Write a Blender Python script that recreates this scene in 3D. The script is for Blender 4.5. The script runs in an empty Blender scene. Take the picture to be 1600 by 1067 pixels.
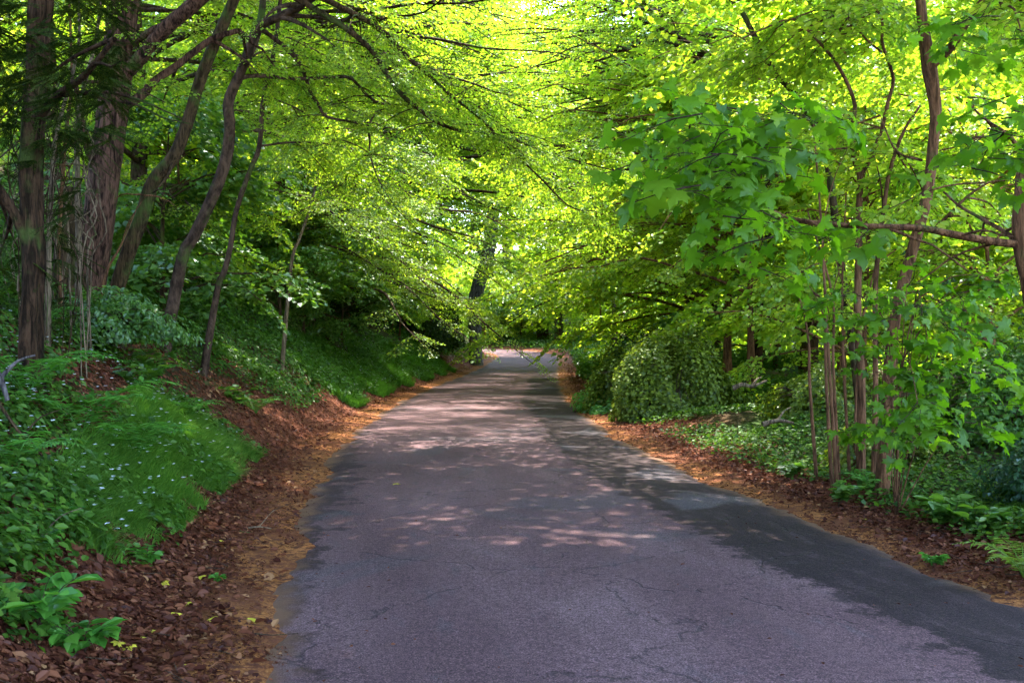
import bpy, math, random
import numpy as np
from math import radians, sin, cos, pi
random.seed(7)
R = np.random.default_rng(11)
S = bpy.context.scene
COL = S.collection

# ------------------------------------------------------------------ camera, sky, sun, exposure
CAM_H = 1.6
cam = bpy.data.cameras.new('camera'); camo = bpy.data.objects.new('camera', cam); COL.objects.link(camo)
camo.location = (0, 0, CAM_H); camo.rotation_euler = (radians(90), 0, 0)
cam.sensor_width = 36; cam.lens = 36*1500/1600; cam.clip_end = 2000; cam.clip_start = 0.05
S.camera = camo
TOSUN = np.array([0.14, 0.45, 0.88]); TOSUN = TOSUN/np.linalg.norm(TOSUN)
w = bpy.data.worlds.new("World"); S.world = w; w.use_nodes = True
nt = w.node_tree; bg = nt.nodes['Background']
sky = nt.nodes.new('ShaderNodeTexSky'); sky.sky_type = 'NISHITA'; sky.sun_disc = False
sky.sun_elevation = math.asin(TOSUN[2]); sky.sun_rotation = math.atan2(TOSUN[0], TOSUN[1])
nt.links.new(sky.outputs[0], bg.inputs[0]); bg.inputs[1].default_value = 0.15
sl = bpy.data.lights.new('sun', 'SUN'); sl.energy = 2.0; sl.angle = radians(0.5); sl.color = (1, .94, .82)
so = bpy.data.objects.new('sun', sl); COL.objects.link(so)
from mathutils import Vector
so.rotation_euler = Vector(TOSUN).to_track_quat('Z', 'Y').to_euler(); so.location = (0, 0, 40)
S.view_settings.view_transform = 'Standard'; S.view_settings.look = 'None'
S.view_settings.exposure = 4.15; S.view_settings.gamma = 1
S.cycles.max_bounces = 8; S.cycles.diffuse_bounces = 5; S.cycles.glossy_bounces = 2; S.cycles.transmission_bounces = 4
S.cycles.use_denoising = True; S.cycles.caustics_reflective = False; S.cycles.caustics_refractive = False
S.cycles.sample_clamp_indirect = 4

# ------------------------------------------------------------------ materials
def mat(name):
    m = bpy.data.materials.new(name); m.use_nodes = True; t = m.node_tree; t.nodes.clear()
    return m, t
def N(t, ty, **k):
    n = t.nodes.new(ty)
    for a, b in k.items():
        if a.startswith('i_'):
            n.inputs[a[2:].replace('_', ' ')].default_value = b
        else: setattr(n, a, b)
    return n
def ramp(t, fac, stops, interp='LINEAR'):
    r = t.nodes.new('ShaderNodeValToRGB'); r.color_ramp.interpolation = interp
    e = r.color_ramp.elements
    while len(e) < len(stops): e.new(.5)
    for i, (p, c) in enumerate(stops):
        e[i].position = p; e[i].color = (*c, 1) if len(c) == 3 else c
    t.links.new(fac, r.inputs[0]); return r.outputs[0]
def mixc(t, fac, a, b, mode='MIX'):
    n = t.nodes.new('ShaderNodeMix'); n.data_type = 'RGBA'; n.blend_type = mode
    for s, v in ((n.inputs[0], fac), (n.inputs[6], a), (n.inputs[7], b)):
        if isinstance(v, (int, float)): s.default_value = v
        elif isinstance(v, tuple): s.default_value = (*v, 1)
        else: t.links.new(v, s)
    return n.outputs[2]
def mth(t, op, a, b=0.0, c=0.0, clamp=False):
    n = t.nodes.new('ShaderNodeMath'); n.operation = op; n.use_clamp = clamp
    for s, v in zip(n.inputs, (a, b, c)):
        if isinstance(v, (int, float)): s.default_value = v
        else: t.links.new(v, s)
    return n.outputs[0]
def noise(t, vec, scale, detail=4, rough=.55, dist=0.0):
    n = N(t, 'ShaderNodeTexNoise', i_Scale=scale, i_Detail=detail, i_Roughness=rough, i_Distortion=dist)
    if vec is not None: t.links.new(vec, n.inputs['Vector'])
    return n.outputs[0]
def sstep(t, v, a, b):
    n = t.nodes.new('ShaderNodeMapRange'); n.interpolation_type = 'SMOOTHSTEP'
    t.links.new(v, n.inputs[0]); n.inputs[1].default_value = a; n.inputs[2].default_value = b
    return n.outputs[0]

def leaf_mat(name, stops, trans=.5, tmul=(1.6, 1.5, .7), gloss=.05, rough=.4):
    m, t = mat(name)
    a = N(t, 'ShaderNodeAttribute', attribute_name='rnd')
    c = ramp(t, a.outputs['Fac'], stops)
    tc = mixc(t, 1.0, c, tmul, 'MULTIPLY')
    d = N(t, 'ShaderNodeBsdfDiffuse'); tr = N(t, 'ShaderNodeBsdfTranslucent'); g = N(t, 'ShaderNodeBsdfGlossy', i_Roughness=rough)
    t.links.new(c, d.inputs[0]); t.links.new(tc, tr.inputs[0]); g.inputs[0].default_value = (.9, .95, 1, 1)
    m1 = N(t, 'ShaderNodeMixShader'); m1.inputs[0].default_value = trans
    t.links.new(d.outputs[0], m1.inputs[1]); t.links.new(tr.outputs[0], m1.inputs[2])
    m2 = N(t, 'ShaderNodeMixShader'); m2.inputs[0].default_value = gloss
    t.links.new(m1.outputs[0], m2.inputs[1]); t.links.new(g.outputs[0], m2.inputs[2])
    o = N(t, 'ShaderNodeOutputMaterial'); t.links.new(m2.outputs[0], o.inputs[0])
    return m
def bark_mat(name, dark, light, moss=.3, scale=1.0, mosscol=(.06, .09, .02), stretch=6):
    m, t = mat(name)
    tc = N(t, 'ShaderNodeTexCoord'); mp = N(t, 'ShaderNodeMapping'); mp.inputs['Scale'].default_value = (stretch*scale, stretch*scale, scale)
    t.links.new(tc.outputs['Object'], mp.inputs[0])
    n1 = noise(t, mp.outputs[0], 3.0, 6, .65, .6)
    n2 = noise(t, tc.outputs['Object'], 1.7, 4, .6)
    n3 = noise(t, mp.outputs[0], 9.0, 3, .6)
    s = mth(t, 'ADD', mth(t, 'MULTIPLY', n1, .7), mth(t, 'MULTIPLY', n3, .3))
    c = ramp(t, s, [(.42, dark), (.58, light)])
    mk = sstep(t, n2, .62-moss*.35, .75-moss*.3)
    c = mixc(t, mk, c, mosscol)
    b = N(t, 'ShaderNodeBsdfPrincipled', i_Roughness=.95); b.inputs['Specular IOR Level'].default_value = .1; t.links.new(c, b.inputs['Base Color'])
    bp = N(t, 'ShaderNodeBump', i_Strength=1.0, i_Distance=.08); t.links.new(s, bp.inputs['Height']); t.links.new(bp.outputs[0], b.inputs['Normal'])
    o = N(t, 'ShaderNodeOutputMaterial'); t.links.new(b.outputs[0], o.inputs[0])
    return m
M = {}
M['beech'] = leaf_mat('beech_leaf', [(0, (.075, .17, .016)), (.5, (.18, .31, .028)), (1, (.33, .42, .05))], .55, (1.9, 1.75, .7), .03)
M['beech_deep'] = leaf_mat('deep_green_leaf', [(0, (.03, .10, .012)), (.5, (.07, .17, .015)), (1, (.14, .25, .03))], .45)
M['lime'] = leaf_mat('yellow_green_leaf', [(0, (.09, .20, .018)), (.5, (.215, .34, .03)), (1, (.38, .44, .055))], .58, (1.9, 1.8, .7), .03)
M['syc'] = leaf_mat('sycamore_leaf', [(0, (.045, .12, .006)), (.6, (.11, .23, .012)), (.9, (.20, .32, .025)), (1, (.32, .42, .10))], .6, (1.75, 1.75, .5), .012)
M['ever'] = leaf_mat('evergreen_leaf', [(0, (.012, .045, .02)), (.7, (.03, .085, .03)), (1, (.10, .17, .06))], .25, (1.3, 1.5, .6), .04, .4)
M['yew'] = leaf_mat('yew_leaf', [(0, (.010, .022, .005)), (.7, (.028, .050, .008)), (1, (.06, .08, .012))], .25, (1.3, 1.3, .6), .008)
M['ivy'] = leaf_mat('ivy_leaf', [(0, (.020, .05, .008)), (.6, (.055, .12, .014)), (.9, (.11, .19, .025)), (1, (.18, .24, .04))], .35, (1.5, 1.5, .6), .010, .45)
M['mound'] = leaf_mat('ivy_mound_leaf', [(0, (.04, .07, .010)), (.5, (.13, .18, .018)), (.85, (.22, .28, .03)), (1, (.32, .34, .06))], .4, (1.5, 1.5, .6), .02, .45)
M['grass'] = leaf_mat('grass_blade', [(0, (.05, .13, .016)), (.6, (.12, .27, .035)), (1, (.24, .40, .07))], .35, (1.2, 1.4, .6), .04)
M['fern'] = leaf_mat('fern_leaf', [(0, (.04, .15, .015)), (.6, (.09, .25, .03)), (1, (.18, .36, .05))], .4, (1.3, 1.4, .6), .03)
M['weeds'] = leaf_mat('weed_leaf', [(0, (.025, .07, .008)), (.6, (.055, .13, .014)), (1, (.13, .23, .025))], .35, (1.4, 1.4, .6), .015)
M['fernlit'] = leaf_mat('sunlit_fern_leaf', [(0, (.08, .18, .015)), (1, (.24, .32, .03))], .45, (1.3, 1.4, .6), .03)  # lighter, yellower copy of the fern leaf; sunlight put into its colour
M['litter'] = leaf_mat('dead_leaf', [(0, (.04, .012, .008)), (.5, (.10, .032, .017)), (.85, (.18, .065, .032)), (1, (.28, .14, .065))], .15, (1.2, 1, .8), .008)
M['yellow'] = leaf_mat('yellow_fallen_leaf', [(0, (.42, .36, .03)), (1, (.62, .5, .05))], .2, (1, 1, 1), .03)
M['petal'] = leaf_mat('white_petal', [(0, (.6, .62, .66)), (1, (.8, .82, .85))], .25, (1, 1, 1), .0)
M['bark_oak'] = bark_mat('rough_bark', (.016, .008, .006), (.14, .07, .048), .12)
M['bark_dark'] = bark_mat('dark_bark', (.012, .007, .004), (.07, .036, .02), .3)
M['bark_moss'] = bark_mat('mossy_bark', (.02, .013, .007), (.09, .055, .028), .3)
M['bark_warm'] = bark_mat('warm_brown_bark', (.06, .028, .014), (.22, .10, .05), .15)
M['bark_pale'] = bark_mat('pale_bark', (.06, .04, .025), (.24, .17, .11), .2)
M['bark_grey'] = bark_mat('grey_bark', (.03, .024, .024), (.15, .125, .125), .2)
M['twig'] = bark_mat('twig_bark', (.03, .018, .012), (.09, .055, .035), .1)
M['beech_bark'] = bark_mat('smooth_bark', (.025, .015, .011), (.10, .06, .042), .2, stretch=2)

# ------------------------------------------------------------------ mesh accumulation
class G:
    """collects vertices and faces (mixed sizes) with a material index and a per-face random value"""
    def __init__(s): s.v = []; s.l = []; s.n = []; s.m = []; s.r = []; s.sm = []; s.nv = 0
    def add(s, v, l, n, m, r, smooth=False):
        v = np.asarray(v, float).reshape(-1, 3); s.v.append(v); s.l.append(np.asarray(l, int).ravel() + s.nv)
        n = np.asarray(n, int).ravel(); s.n.append(n); k = len(n)
        s.m.append(np.broadcast_to(np.asarray(m, int), k).copy()); s.r.append(np.broadcast_to(np.asarray(r, float), k).copy())
        s.sm.append(np.full(k, smooth)); s.nv += len(v)
    def arrays(s):
        c = np.concatenate
        return c(s.v), c(s.l), c(s.n), c(s.m), c(s.r), c(s.sm)
    def mesh(s, name, mats):
        v, l, n, m, r, sm = s.arrays()
        me = bpy.data.meshes.new(name)
        me.vertices.add(len(v)); me.vertices.foreach_set('co', v.astype(np.float32).ravel())
        me.loops.add(len(l)); me.loops.foreach_set('vertex_index', l.astype(np.int32))
        me.polygons.add(len(n)); st = np.concatenate([[0], np.cumsum(n)[:-1]]).astype(np.int32)
        me.polygons.foreach_set('loop_start', st)
        me.polygons.foreach_set('material_index', m.astype(np.int32))
        me.polygons.foreach_set('use_smooth', sm)
        a = me.attributes.new('rnd', 'FLOAT', 'FACE'); a.data.foreach_set('value', np.clip(r, 0, 1).astype(np.float32))
        for k in mats: me.materials.append(M[k] if isinstance(k, str) else k)
        me.update(calc_edges=True)
        return me
def obj(name, g, mats, parent=None, loc=None):
    me = g if isinstance(g, bpy.types.Mesh) else g.mesh(name, mats)
    o = bpy.data.objects.new(name, me); COL.objects.link(o)
    if parent is not None: o.parent = parent
    if loc is not None: o.location = loc
    return o
def tag(o, label=None, cat=None, group=None, kind=None):
    if label: o['label'] = label
    if cat: o['category'] = cat
    if group: o['group'] = group
    if kind: o['kind'] = kind
    return o
def empty(name, loc, label, cat, group=None):
    o = bpy.data.objects.new(name, None); COL.objects.link(o); o.location = loc; o.empty_display_size = .3
    return tag(o, label, cat, group)
def local(g, base):           # shift what was built in world space so that it is local to its thing's base
    for i in range(len(g.v)): g.v[i] = g.v[i] - np.asarray(base, float)
    return g
def stamp(g, T, P, X, U, sc, rnd=None, matadd=0):
    """copies of template T (arrays) at P with local x along X, local z near U"""
    P = np.asarray(P, float); n = len(P)
    if n == 0: return
    X = X/np.linalg.norm(X, axis=1, keepdims=True)
    Y = np.cross(U, X); Y /= np.linalg.norm(Y, axis=1, keepdims=True)+1e-9
    Z = np.cross(X, Y); B = np.stack([X, Y, Z], 1)      # rows
    v, l, k, m, r, sm = T
    sc = np.broadcast_to(np.asarray(sc, float), n)
    V = np.einsum('vi,nij->nvj', v, B)*sc[:, None, None] + P[:, None, :]
    L = l[None, :] + (np.arange(n)*len(v))[:, None]
    if rnd is None: rnd = np.zeros(n)
    rr = np.where(m[None, :] == 0, r[None, :] + rnd[:, None], r[None, :])
    g.add(V, L, np.tile(k, n), np.tile(m, n)+matadd, rr.ravel(), bool(sm[0]))

def catmull(P, R_, step):
    P = np.asarray(P, float); R_ = np.asarray(R_, float)
    if len(P) < 3:
        k = max(2, int(np.linalg.norm(P[-1]-P[0])/step)+1); t = np.linspace(0, 1, k)[:, None]
        return P[0]*(1-t)+P[-1]*t, R_[0]*(1-t[:, 0])+R_[-1]*t[:, 0]
    Q = np.vstack([2*P[0]-P[1], P, 2*P[-1]-P[-2]]); out = []; ro = []
    for i in range(len(P)-1):
        p0, p1, p2, p3 = Q[i:i+4]; k = max(1, int(np.ceil(np.linalg.norm(p2-p1)/step)))
        t = (np.arange(k)/k)[:, None]
        out.append(.5*((2*p1)+(-p0+p2)*t+(2*p0-5*p1+4*p2-p3)*t**2+(-p0+3*p1-3*p2+p3)*t**3))
        ro.append(R_[i]*(1-t[:, 0])+R_[i+1]*t[:, 0])
    out.append(P[-1:]); ro.append(R_[-1:])
    return np.vstack(out), np.concatenate(ro)
def tube(g, P, rad, sides=8, step=.2, m=0, rough=.06, cap=False, wob=0.0, r=.5):
    P, rad = catmull(P, np.broadcast_to(rad, len(P)), step); n = len(P)
    if wob: P = P + np.cumsum(R.normal(0, wob, P.shape), 0)*np.linspace(0, 1, n)[:, None]*np.array([1, 1, .4])
    T = np.gradient(P, axis=0); T /= np.linalg.norm(T, axis=1, keepdims=True)+1e-9
    a = np.array([0, 1, 0.]) if abs(T[0][1]) < .8 else np.array([1., 0, 0])
    A = np.cross(T, a); A /= np.linalg.norm(A, axis=1, keepdims=True)+1e-9; B = np.cross(T, A)
    th = np.linspace(0, 2*pi, sides, endpoint=False)
    ph = R.uniform(0, 6, 3); s = np.arange(n)*step
    f = 1 + rough*(np.sin(3*th[None]+ph[0]+s[:, None]*1.1)+np.sin(2*th[None]+ph[1]-s[:, None]*.7)+.8*np.sin(5*th[None]+ph[2]+s[:, None]*.4)) + R.normal(0, rough*.35, (n, sides))
    V = P[:, None] + (A[:, None]*np.cos(th)[None, :, None] + B[:, None]*np.sin(th)[None, :, None])*(rad[:, None]*f)[:, :, None]
    i = np.arange(n-1)[:, None]*sides; j = np.arange(sides)[None]; j2 = (j+1) % sides
    L = np.stack([i+j, i+j2, i+sides+j2, i+sides+j], -1)
    g.add(V, L, np.full((n-1)*sides, 4), m, r, True)
    if cap: g.add(V[-1], np.arange(sides), [sides], m, r)
    return P

# ------------------------------------------------------------------ leaf and spray templates
def leaf4(L=1, Wd=.3, z=.06):
    return np.array([(0, 0, 0), (.45*L, Wd, z), (L, 0, -.04*L), (.45*L, -Wd, z)]), [0, 3, 2, 1], [4]
def leaf6(L=1, Wd=.32, z=.07):
    return np.array([(0, 0, 0), (.28*L, Wd*.85, z), (.65*L, Wd*.85, z), (L, 0, -.08*L), (.65*L, -Wd*.85, z), (.28*L, -Wd*.85, z)]), [0, 3, 2, 1, 0, 5, 4, 3], [4, 4]
def leaf_round():
    h = [(.0, .0), (-.06, .22), (.12, .42), (.42, .46), (.72, .28)]
    v = [(0, 0, 0), (-.04, .2, .04), (.12, .42, .08), (.42, .46, .08), (.72, .28, .02), (1, 0, -.1)] + [(.72, -.28, .02), (.42, -.46, .08), (.12, -.42, .08), (-.04, -.2, .04)]
    return np.array(v), [0, 5, 4, 3, 2, 1, 0, 9, 8, 7, 6, 5], [6, 6]
def leaf_lobed():
    h = [(0, 0), (-.10, .16), (-.16, .42), (.05, .40), (.13, .40), (.22, .66), (.30, .52), (.46, .60), (.44, .36), (.50, .20), (.68, .24), (.80, .12), (1.0, 0)]
    z = lambda x, y: .16*abs(y) - .30*x*x - .55*y*y + .05*sin(9*x)
    v = [(x, y, z(x, y)) for x, y in h] + [(x, -y, z(x, y)) for x, y in h[1:-1]]
    n = len(h)
    # fan of triangles from the petiole joint through the midrib
    mid = len(v); v.append((.38, 0, .02)); up = list(range(n)); lo = [0]+list(range(n, 2*n-2))+[n-1]
    L = []; K = []
    for q, s in ((up, 1), (lo, -1)):
        for a, b in zip(q[:-1], q[1:]):
            L += [mid, b, a] if s == 1 else [mid, a, b]; K.append(3)
    return np.array(v), L, K
LEAVES = dict(l4=leaf4(), l6=leaf6(), rd=leaf_round(), lb=leaf_lobed(), pin=leaf4(1, .11, .02), iv=leaf4(1, .5, .1), rd4=leaf4(1, .42, .1))

def put_leaves(g, kind, P, D, size, tilt=.5, m=0, up=None, r=None):
    v, l, k = LEAVES[kind]; n = len(P); T = (v, np.array(l), np.array(k), np.zeros(len(k), int), np.zeros(len(k)), np.zeros(len(k), bool))
    U = np.array([0, 0, 1.]) + R.normal(0, tilt, (n, 3)) if up is None else up + R.normal(0, tilt, (n, 3))
    stamp(g, T, P, D + R.normal(0, .12, (n, 3)), U, size, R.uniform(0, 1, n)*.8+.0 if r is None else r, m)

def spray(kind='l6', leafL=.075, density=1.0, droop=.18, tilt=.4, side_ang=.85, seg=.052, twigs=True, reach=.5):
    """a flat leafy twig one metre long along +x, its side twigs alternate; leaves are material 0, twigs material 1"""
    g = G(); P = []; D = []
    def axis(p0, d, L, z0, first):
        s = first
        sgn = 1 if R.random() < .5 else -1
        while s < L:
            p = p0 + d*s; q = p.copy(); q[2] = zf(q) + R.normal(0, .012)
            a = sgn*R.uniform(.6, 1.1); dd = np.array([d[0]*cos(a)-d[1]*sin(a), d[0]*sin(a)+d[1]*cos(a), R.normal(-.25, .2)])
            P.append(q); D.append(dd); sgn = -sgn; s += seg/density*R.uniform(.8, 1.25)
        P.append(np.array([*(p0+d*L)[:2], zf(p0+d*L)])); D.append(d + np.array([0, 0, -.25]))
    zf = lambda p: -droop*p[0]**2 - droop*1.2*p[1]**2 + .04*sin(6*p[0])
    def twig(p0, d, L, r):
        t = np.linspace(0, L, 4); q = np.array([[*(p0+d*s)[:2], zf(p0+d*s)] for s in t])
        tube(g, q, [r, r*.8, r*.6, r*.4], 3, 2.0, 1, 0)
    x = np.array([1., 0, 0]); o = np.zeros(3)
    axis(o, x, 1.0, 0, .25)
    if twigs: twig(o, x, 1, .006)
    s = .08; sg = 1
    while s < .95:
        a = sg*side_ang*R.uniform(.8, 1.15); d = np.array([cos(a), sin(a), 0]); L = (reach*(1-s)+.12)*R.uniform(.75, 1.15)
        axis(x*s, d, L, 0, .04)
        if twigs: twig(x*s, d, L, .0035)
        s += R.uniform(.07, .12); sg = -sg
    put_leaves(g, kind, np.array(P), np.array(D), leafL*R.uniform(.7, 1.2, len(P)), tilt)
    return g.arrays()
SP_near = [spray('l6', .078) for _ in range(4)]
SP_mid = [spray('l4', .085, .9, twigs=True) for _ in range(4)]
SP_far = [spray('l4', .12, .60, twigs=False, tilt=.5) for _ in range(4)]
SP_haz = [spray('rd', .10, .48, .30, .45, .9) for _ in range(4)]
SP_hazfar = [spray('rd4', .14, .42, .30, .5, .9, twigs=False) for _ in range(4)]
def syc_spray():
    g = G(); P = []; D = []; U = []
    t = np.linspace(0, 1, 5); q = np.stack([t, .03*np.sin(5*t), -.12*t*t], 1); tube(g, q, np.linspace(.007, .003, 5), 4, 1, 1, 0)
    for s in np.linspace(.12, 1, 6):
        for sg in (1, -1):
            b = np.array([s, .03*sin(5*s), -.12*s*s]); a = sg*R.uniform(.7, 1.4); pl = R.uniform(.07, .16)
            d = np.array([cos(a), sin(a), R.uniform(-.1, .5)]); e = b+d*pl; tube(g, [b, e], .0018, 3, 1, 1, 0)
            P.append(e); D.append(np.array([cos(a), sin(a), R.uniform(-1.2, -.2)])); U.append(np.array([R.normal(0, .5), R.normal(0, .4)-.2, 1]))
    P.append(np.array([1., 0, -.14])); D.append(np.array([1, 0, -.8])); U.append(np.array([0, 0, 1.]))
    put_leaves(g, 'lb', np.array(P), np.array(D), .13*R.uniform(.6, 1.2, len(P)), .25, 0, np.array(U))
    return g.arrays()
def syc_cluster():
    g = G(); P = []; D = []; U = []
    t = np.linspace(0, 1, 4); q = np.stack([t, .05*np.sin(5*t), -.15*t*t], 1); tube(g, q, np.linspace(.012, .005, 4), 4, 1, 1, 0)
    for s in (.3, .6, .9):
        for sg in (1, -1):
            b = np.array([s, .05*sin(5*s), -.15*s*s]); a = sg*R.uniform(.6, 1.5); d = np.array([cos(a), sin(a), R.uniform(-.3, .5)]); e = b+d*R.uniform(.12, .3); tube(g, [b, e], .004, 3, 1, 1, 0)
            P.append(e); D.append(np.array([cos(a), sin(a), R.uniform(-1.6, .1)])); U.append(np.array([R.normal(0, .7), R.normal(0, .7), 1]))
    P.append(np.array([1., 0, -.16])); D.append(np.array([1, 0, -.8])); U.append(np.array([0, 0, 1.]))
    put_leaves(g, 'lb', np.array(P), np.array(D), .30*R.uniform(.45, 1.2, len(P)), .3, 0, np.array(U))
    return g.arrays()
SP_syc = [syc_spray() for _ in range(4)]
SP_sycb = [syc_cluster() for _ in range(6)]
def clump(kind, leafL, n, flat=.6, spread=.35):
    g = G(); P = R.normal(0, spread, (n, 3))*np.array([1, 1, flat]); D = R.normal(0, 1, (n, 3))
    put_leaves(g, kind, P, D, leafL*R.uniform(.6, 1.2, n), .8); return g.arrays()
CL_ever = [clump('l6', .09, 110) for _ in range(3)]
CL_everfar = [clump('l4', .14, 90) for _ in range(3)]
CL_ivy = [clump('iv', .065, 90) for _ in range(3)]
def yew_spray():
    g = G(); P = []; D = []
    for k in range(7):
        a = R.uniform(-.9, .9); L = R.uniform(.4, .9); s = np.arange(0, L, .016); d = np.array([cos(a), sin(a), -.25])
        for sg in (1, -1):
            P.append(s[:, None]*d + np.array([0, 0, -.1])*(s[:, None]**2)); b = a+sg*1.0; D.append(np.tile([cos(b), sin(b), -.1], (len(s), 1)))
    P = np.vstack(P); D = np.vstack(D); put_leaves(g, 'l4', P, D, np.full(len(P), .035), .3)
    v = g.arrays(); v[0][:, :] = v[0]; return v
SP_yew = [yew_spray() for _ in range(3)]

# ------------------------------------------------------------------ road and terrain
H = 1500.
def W(px, py, d): return np.array([(px-800)/H*d, d, CAM_H-(py-533)/H*d])
cy_ = np.array([-60, -20, 0, 5, 7, 10, 14.4, 18.5, 28, 40, 52, 63, 70, 75, 79, 83, 87, 92, 98, 110, 130.])
cx_ = np.array([14, 5.2, 2.05, 1.05, .62, .17, -.36, -.60, -.70, -.30, .25, .80, 1.15, 1.0, .1, -2.2, -6.5, -15, -28, -55, -110.])
cp, _ = catmull(np.stack([cx_, cy_, 0*cx_], 1), np.ones(len(cx_)), .25); cp = cp[:, :2]
ct = np.gradient(cp, axis=0); ct /= np.linalg.norm(ct, axis=1, keepdims=True); cn = np.stack([ct[:, 1], -ct[:, 0]], 1)   # to the right
cs = np.concatenate([[0], np.cumsum(np.linalg.norm(np.diff(cp, axis=0), axis=1))])
HW = 2.28
def lateral(x, y):
    """signed distance from the centre line (right positive)"""
    x = np.asarray(x, float).ravel(); y = np.asarray(y, float).ravel(); out = np.empty(len(x))
    for a in range(0, len(x), 20000):
        dx = x[a:a+20000, None]-cp[None, :, 0]; dy = y[a:a+20000, None]-cp[None, :, 1]
        k = np.argmin(dx*dx+dy*dy, 1); i = np.arange(len(k))
        dd = np.sqrt((dx*dx+dy*dy)[i, k]); sg = np.sign(dx[i, k]*cn[k, 0]+dy[i, k]*cn[k, 1])
        perp = dx[i, k]*cn[k, 0]+dy[i, k]*cn[k, 1]
        out[a:a+20000] = np.where((k > 0) & (k < len(cp)-1) & (dd < 8), perp, sg*dd)
    return out
def sm(v, a, b):
    t = np.clip((v-a)/(b-a), 0, 1); return t*t*(3-2*t)
def zroad(y): y = np.asarray(y, float); return np.clip(y-48, 0, 60)**1.5*.0041
def hz(x, y, lat=None, fine=True):
    x = np.asarray(x, float).ravel(); y = np.asarray(y, float).ravel()
    if lat is None: lat = lateral(x, y)
    o = np.abs(lat)-HW; left = lat < 0
    so_ = lambda t: .5*(t+np.sqrt(t*t+.06))           # soft ramp
    bl = .74*so_(o-.65) - .24*so_(o-5) - .25*so_(o-22)
    br = .10*so_(o-.6) - .10*so_(o-5) + .20*so_(o-20)
    h = np.where(left, bl, br)
    b = .10*np.sin(x*1.1+y*.6)+.08*np.sin(y*1.7-x*.8)+.05*np.sin(x*3.1+1)*np.sin(y*2.7)
    h = h + b*sm(o, .3, 2.5)*(1+.02*np.clip(o, 0, 40))
    if fine: h = h + .015*np.sin(x*9+y*4)*np.sin(y*11-x*3)*sm(o, .1, .8)
    h = h + np.where(o < .0, -.03, -.015*(1-sm(o, 0, .25))-.0)
    return h + zroad(np.clip(y, -60, 100))
def gz(x, y): return float(hz([x], [y])[0])

xs = np.concatenate([np.arange(-110, -30, 4.), np.arange(-30, -12, 1.), np.arange(-12, -6, .3), np.arange(-6, 6, .07), np.arange(6, 12, .3), np.arange(12, 30, 1.), np.arange(30, 121, 5.)])
ys = np.concatenate([np.arange(-60, -6, 3.), np.arange(-6, 2, .5), np.arange(2, 18, .09), np.arange(18, 40, .2), np.arange(40, 100, .5), np.arange(100, 221, 5.)])
XX, YY = np.meshgrid(xs, ys); lat = lateral(XX, YY); ZZ = hz(XX, YY, lat)
g = G(); nx, ny = len(xs), len(ys); i = (np.arange(ny-1)[:, None]*nx+np.arange(nx-1)[None]).ravel()
g.add(np.stack([XX.ravel(), YY.ravel(), ZZ], 1), np.stack([i, i+1, i+nx+1, i+nx], 1), np.full(len(i), 4), 0, .5, True)

def ground_mat():
    m, t = mat('woodland_floor')
    tc = N(t, 'ShaderNodeTexCoord'); P = tc.outputs['Object']
    la = N(t, 'ShaderNodeAttribute', attribute_name='lat').outputs['Fac']
    nA = noise(t, P, 1.1, 5, .6); nB = noise(t, P, 14, 5, .7); nC = noise(t, P, 55, 3, .7)
    o = mth(t, 'SUBTRACT', mth(t, 'ABSOLUTE', la), HW)
    o2 = mth(t, 'ADD', o, mth(t, 'MULTIPLY', mth(t, 'SUBTRACT', nA, .5), .9)); o2 = mth(t, 'ADD', o2, mth(t, 'MULTIPLY', mth(t, 'SUBTRACT', nB, .5), .5))
    litter = ramp(t, nB, [(.3, (.035, .011, .007)), (.5, (.10, .032, .017)), (.7, (.2, .07, .035))])
    soil = ramp(t, nB, [(.3, (.018, .013, .006)), (.7, (.06, .045, .018))])
    soil = mixc(t, sstep(t, nA, .45, .65), soil, (.03, .06, .012))
    sand = ramp(t, nC, [(.3, (.12, .042, .014)), (.5, (.27, .10, .03)), (.72, (.50, .21, .065))])
    c = mixc(t, sstep(t, o2, 1.2, 2.2), litter, soil)
    sand = mixc(t, sstep(t, nB, .44, .60), sand, (.07, .024, .014)); sand = mixc(t, mth(t, 'MULTIPLY', sstep(t, nA, .42, .62), .75), sand, litter)
    c = mixc(t, sstep(t, o2, .62, .15), c, sand)
    b = N(t, 'ShaderNodeBsdfPrincipled', i_Roughness=1); b.inputs['Specular IOR Level'].default_value = .1; t.links.new(c, b.inputs['Base Color'])
    bp = N(t, 'ShaderNodeBump', i_Strength=.8, i_Distance=.03); t.links.new(mth(t, 'ADD', nB, mth(t, 'MULTIPLY', nC, .5)), bp.inputs['Height']); t.links.new(bp.outputs[0], b.inputs['Normal'])
    t.links.new(b.outputs[0], N(t, 'ShaderNodeOutputMaterial').inputs[0]); return m
M['ground'] = ground_mat()
me = g.mesh('ground', ['ground']); a = me.attributes.new('lat', 'FLOAT', 'POINT'); a.data.foreach_set('value', lat.astype(np.float32))
tag(obj('ground', me, None), kind='structure')

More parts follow.
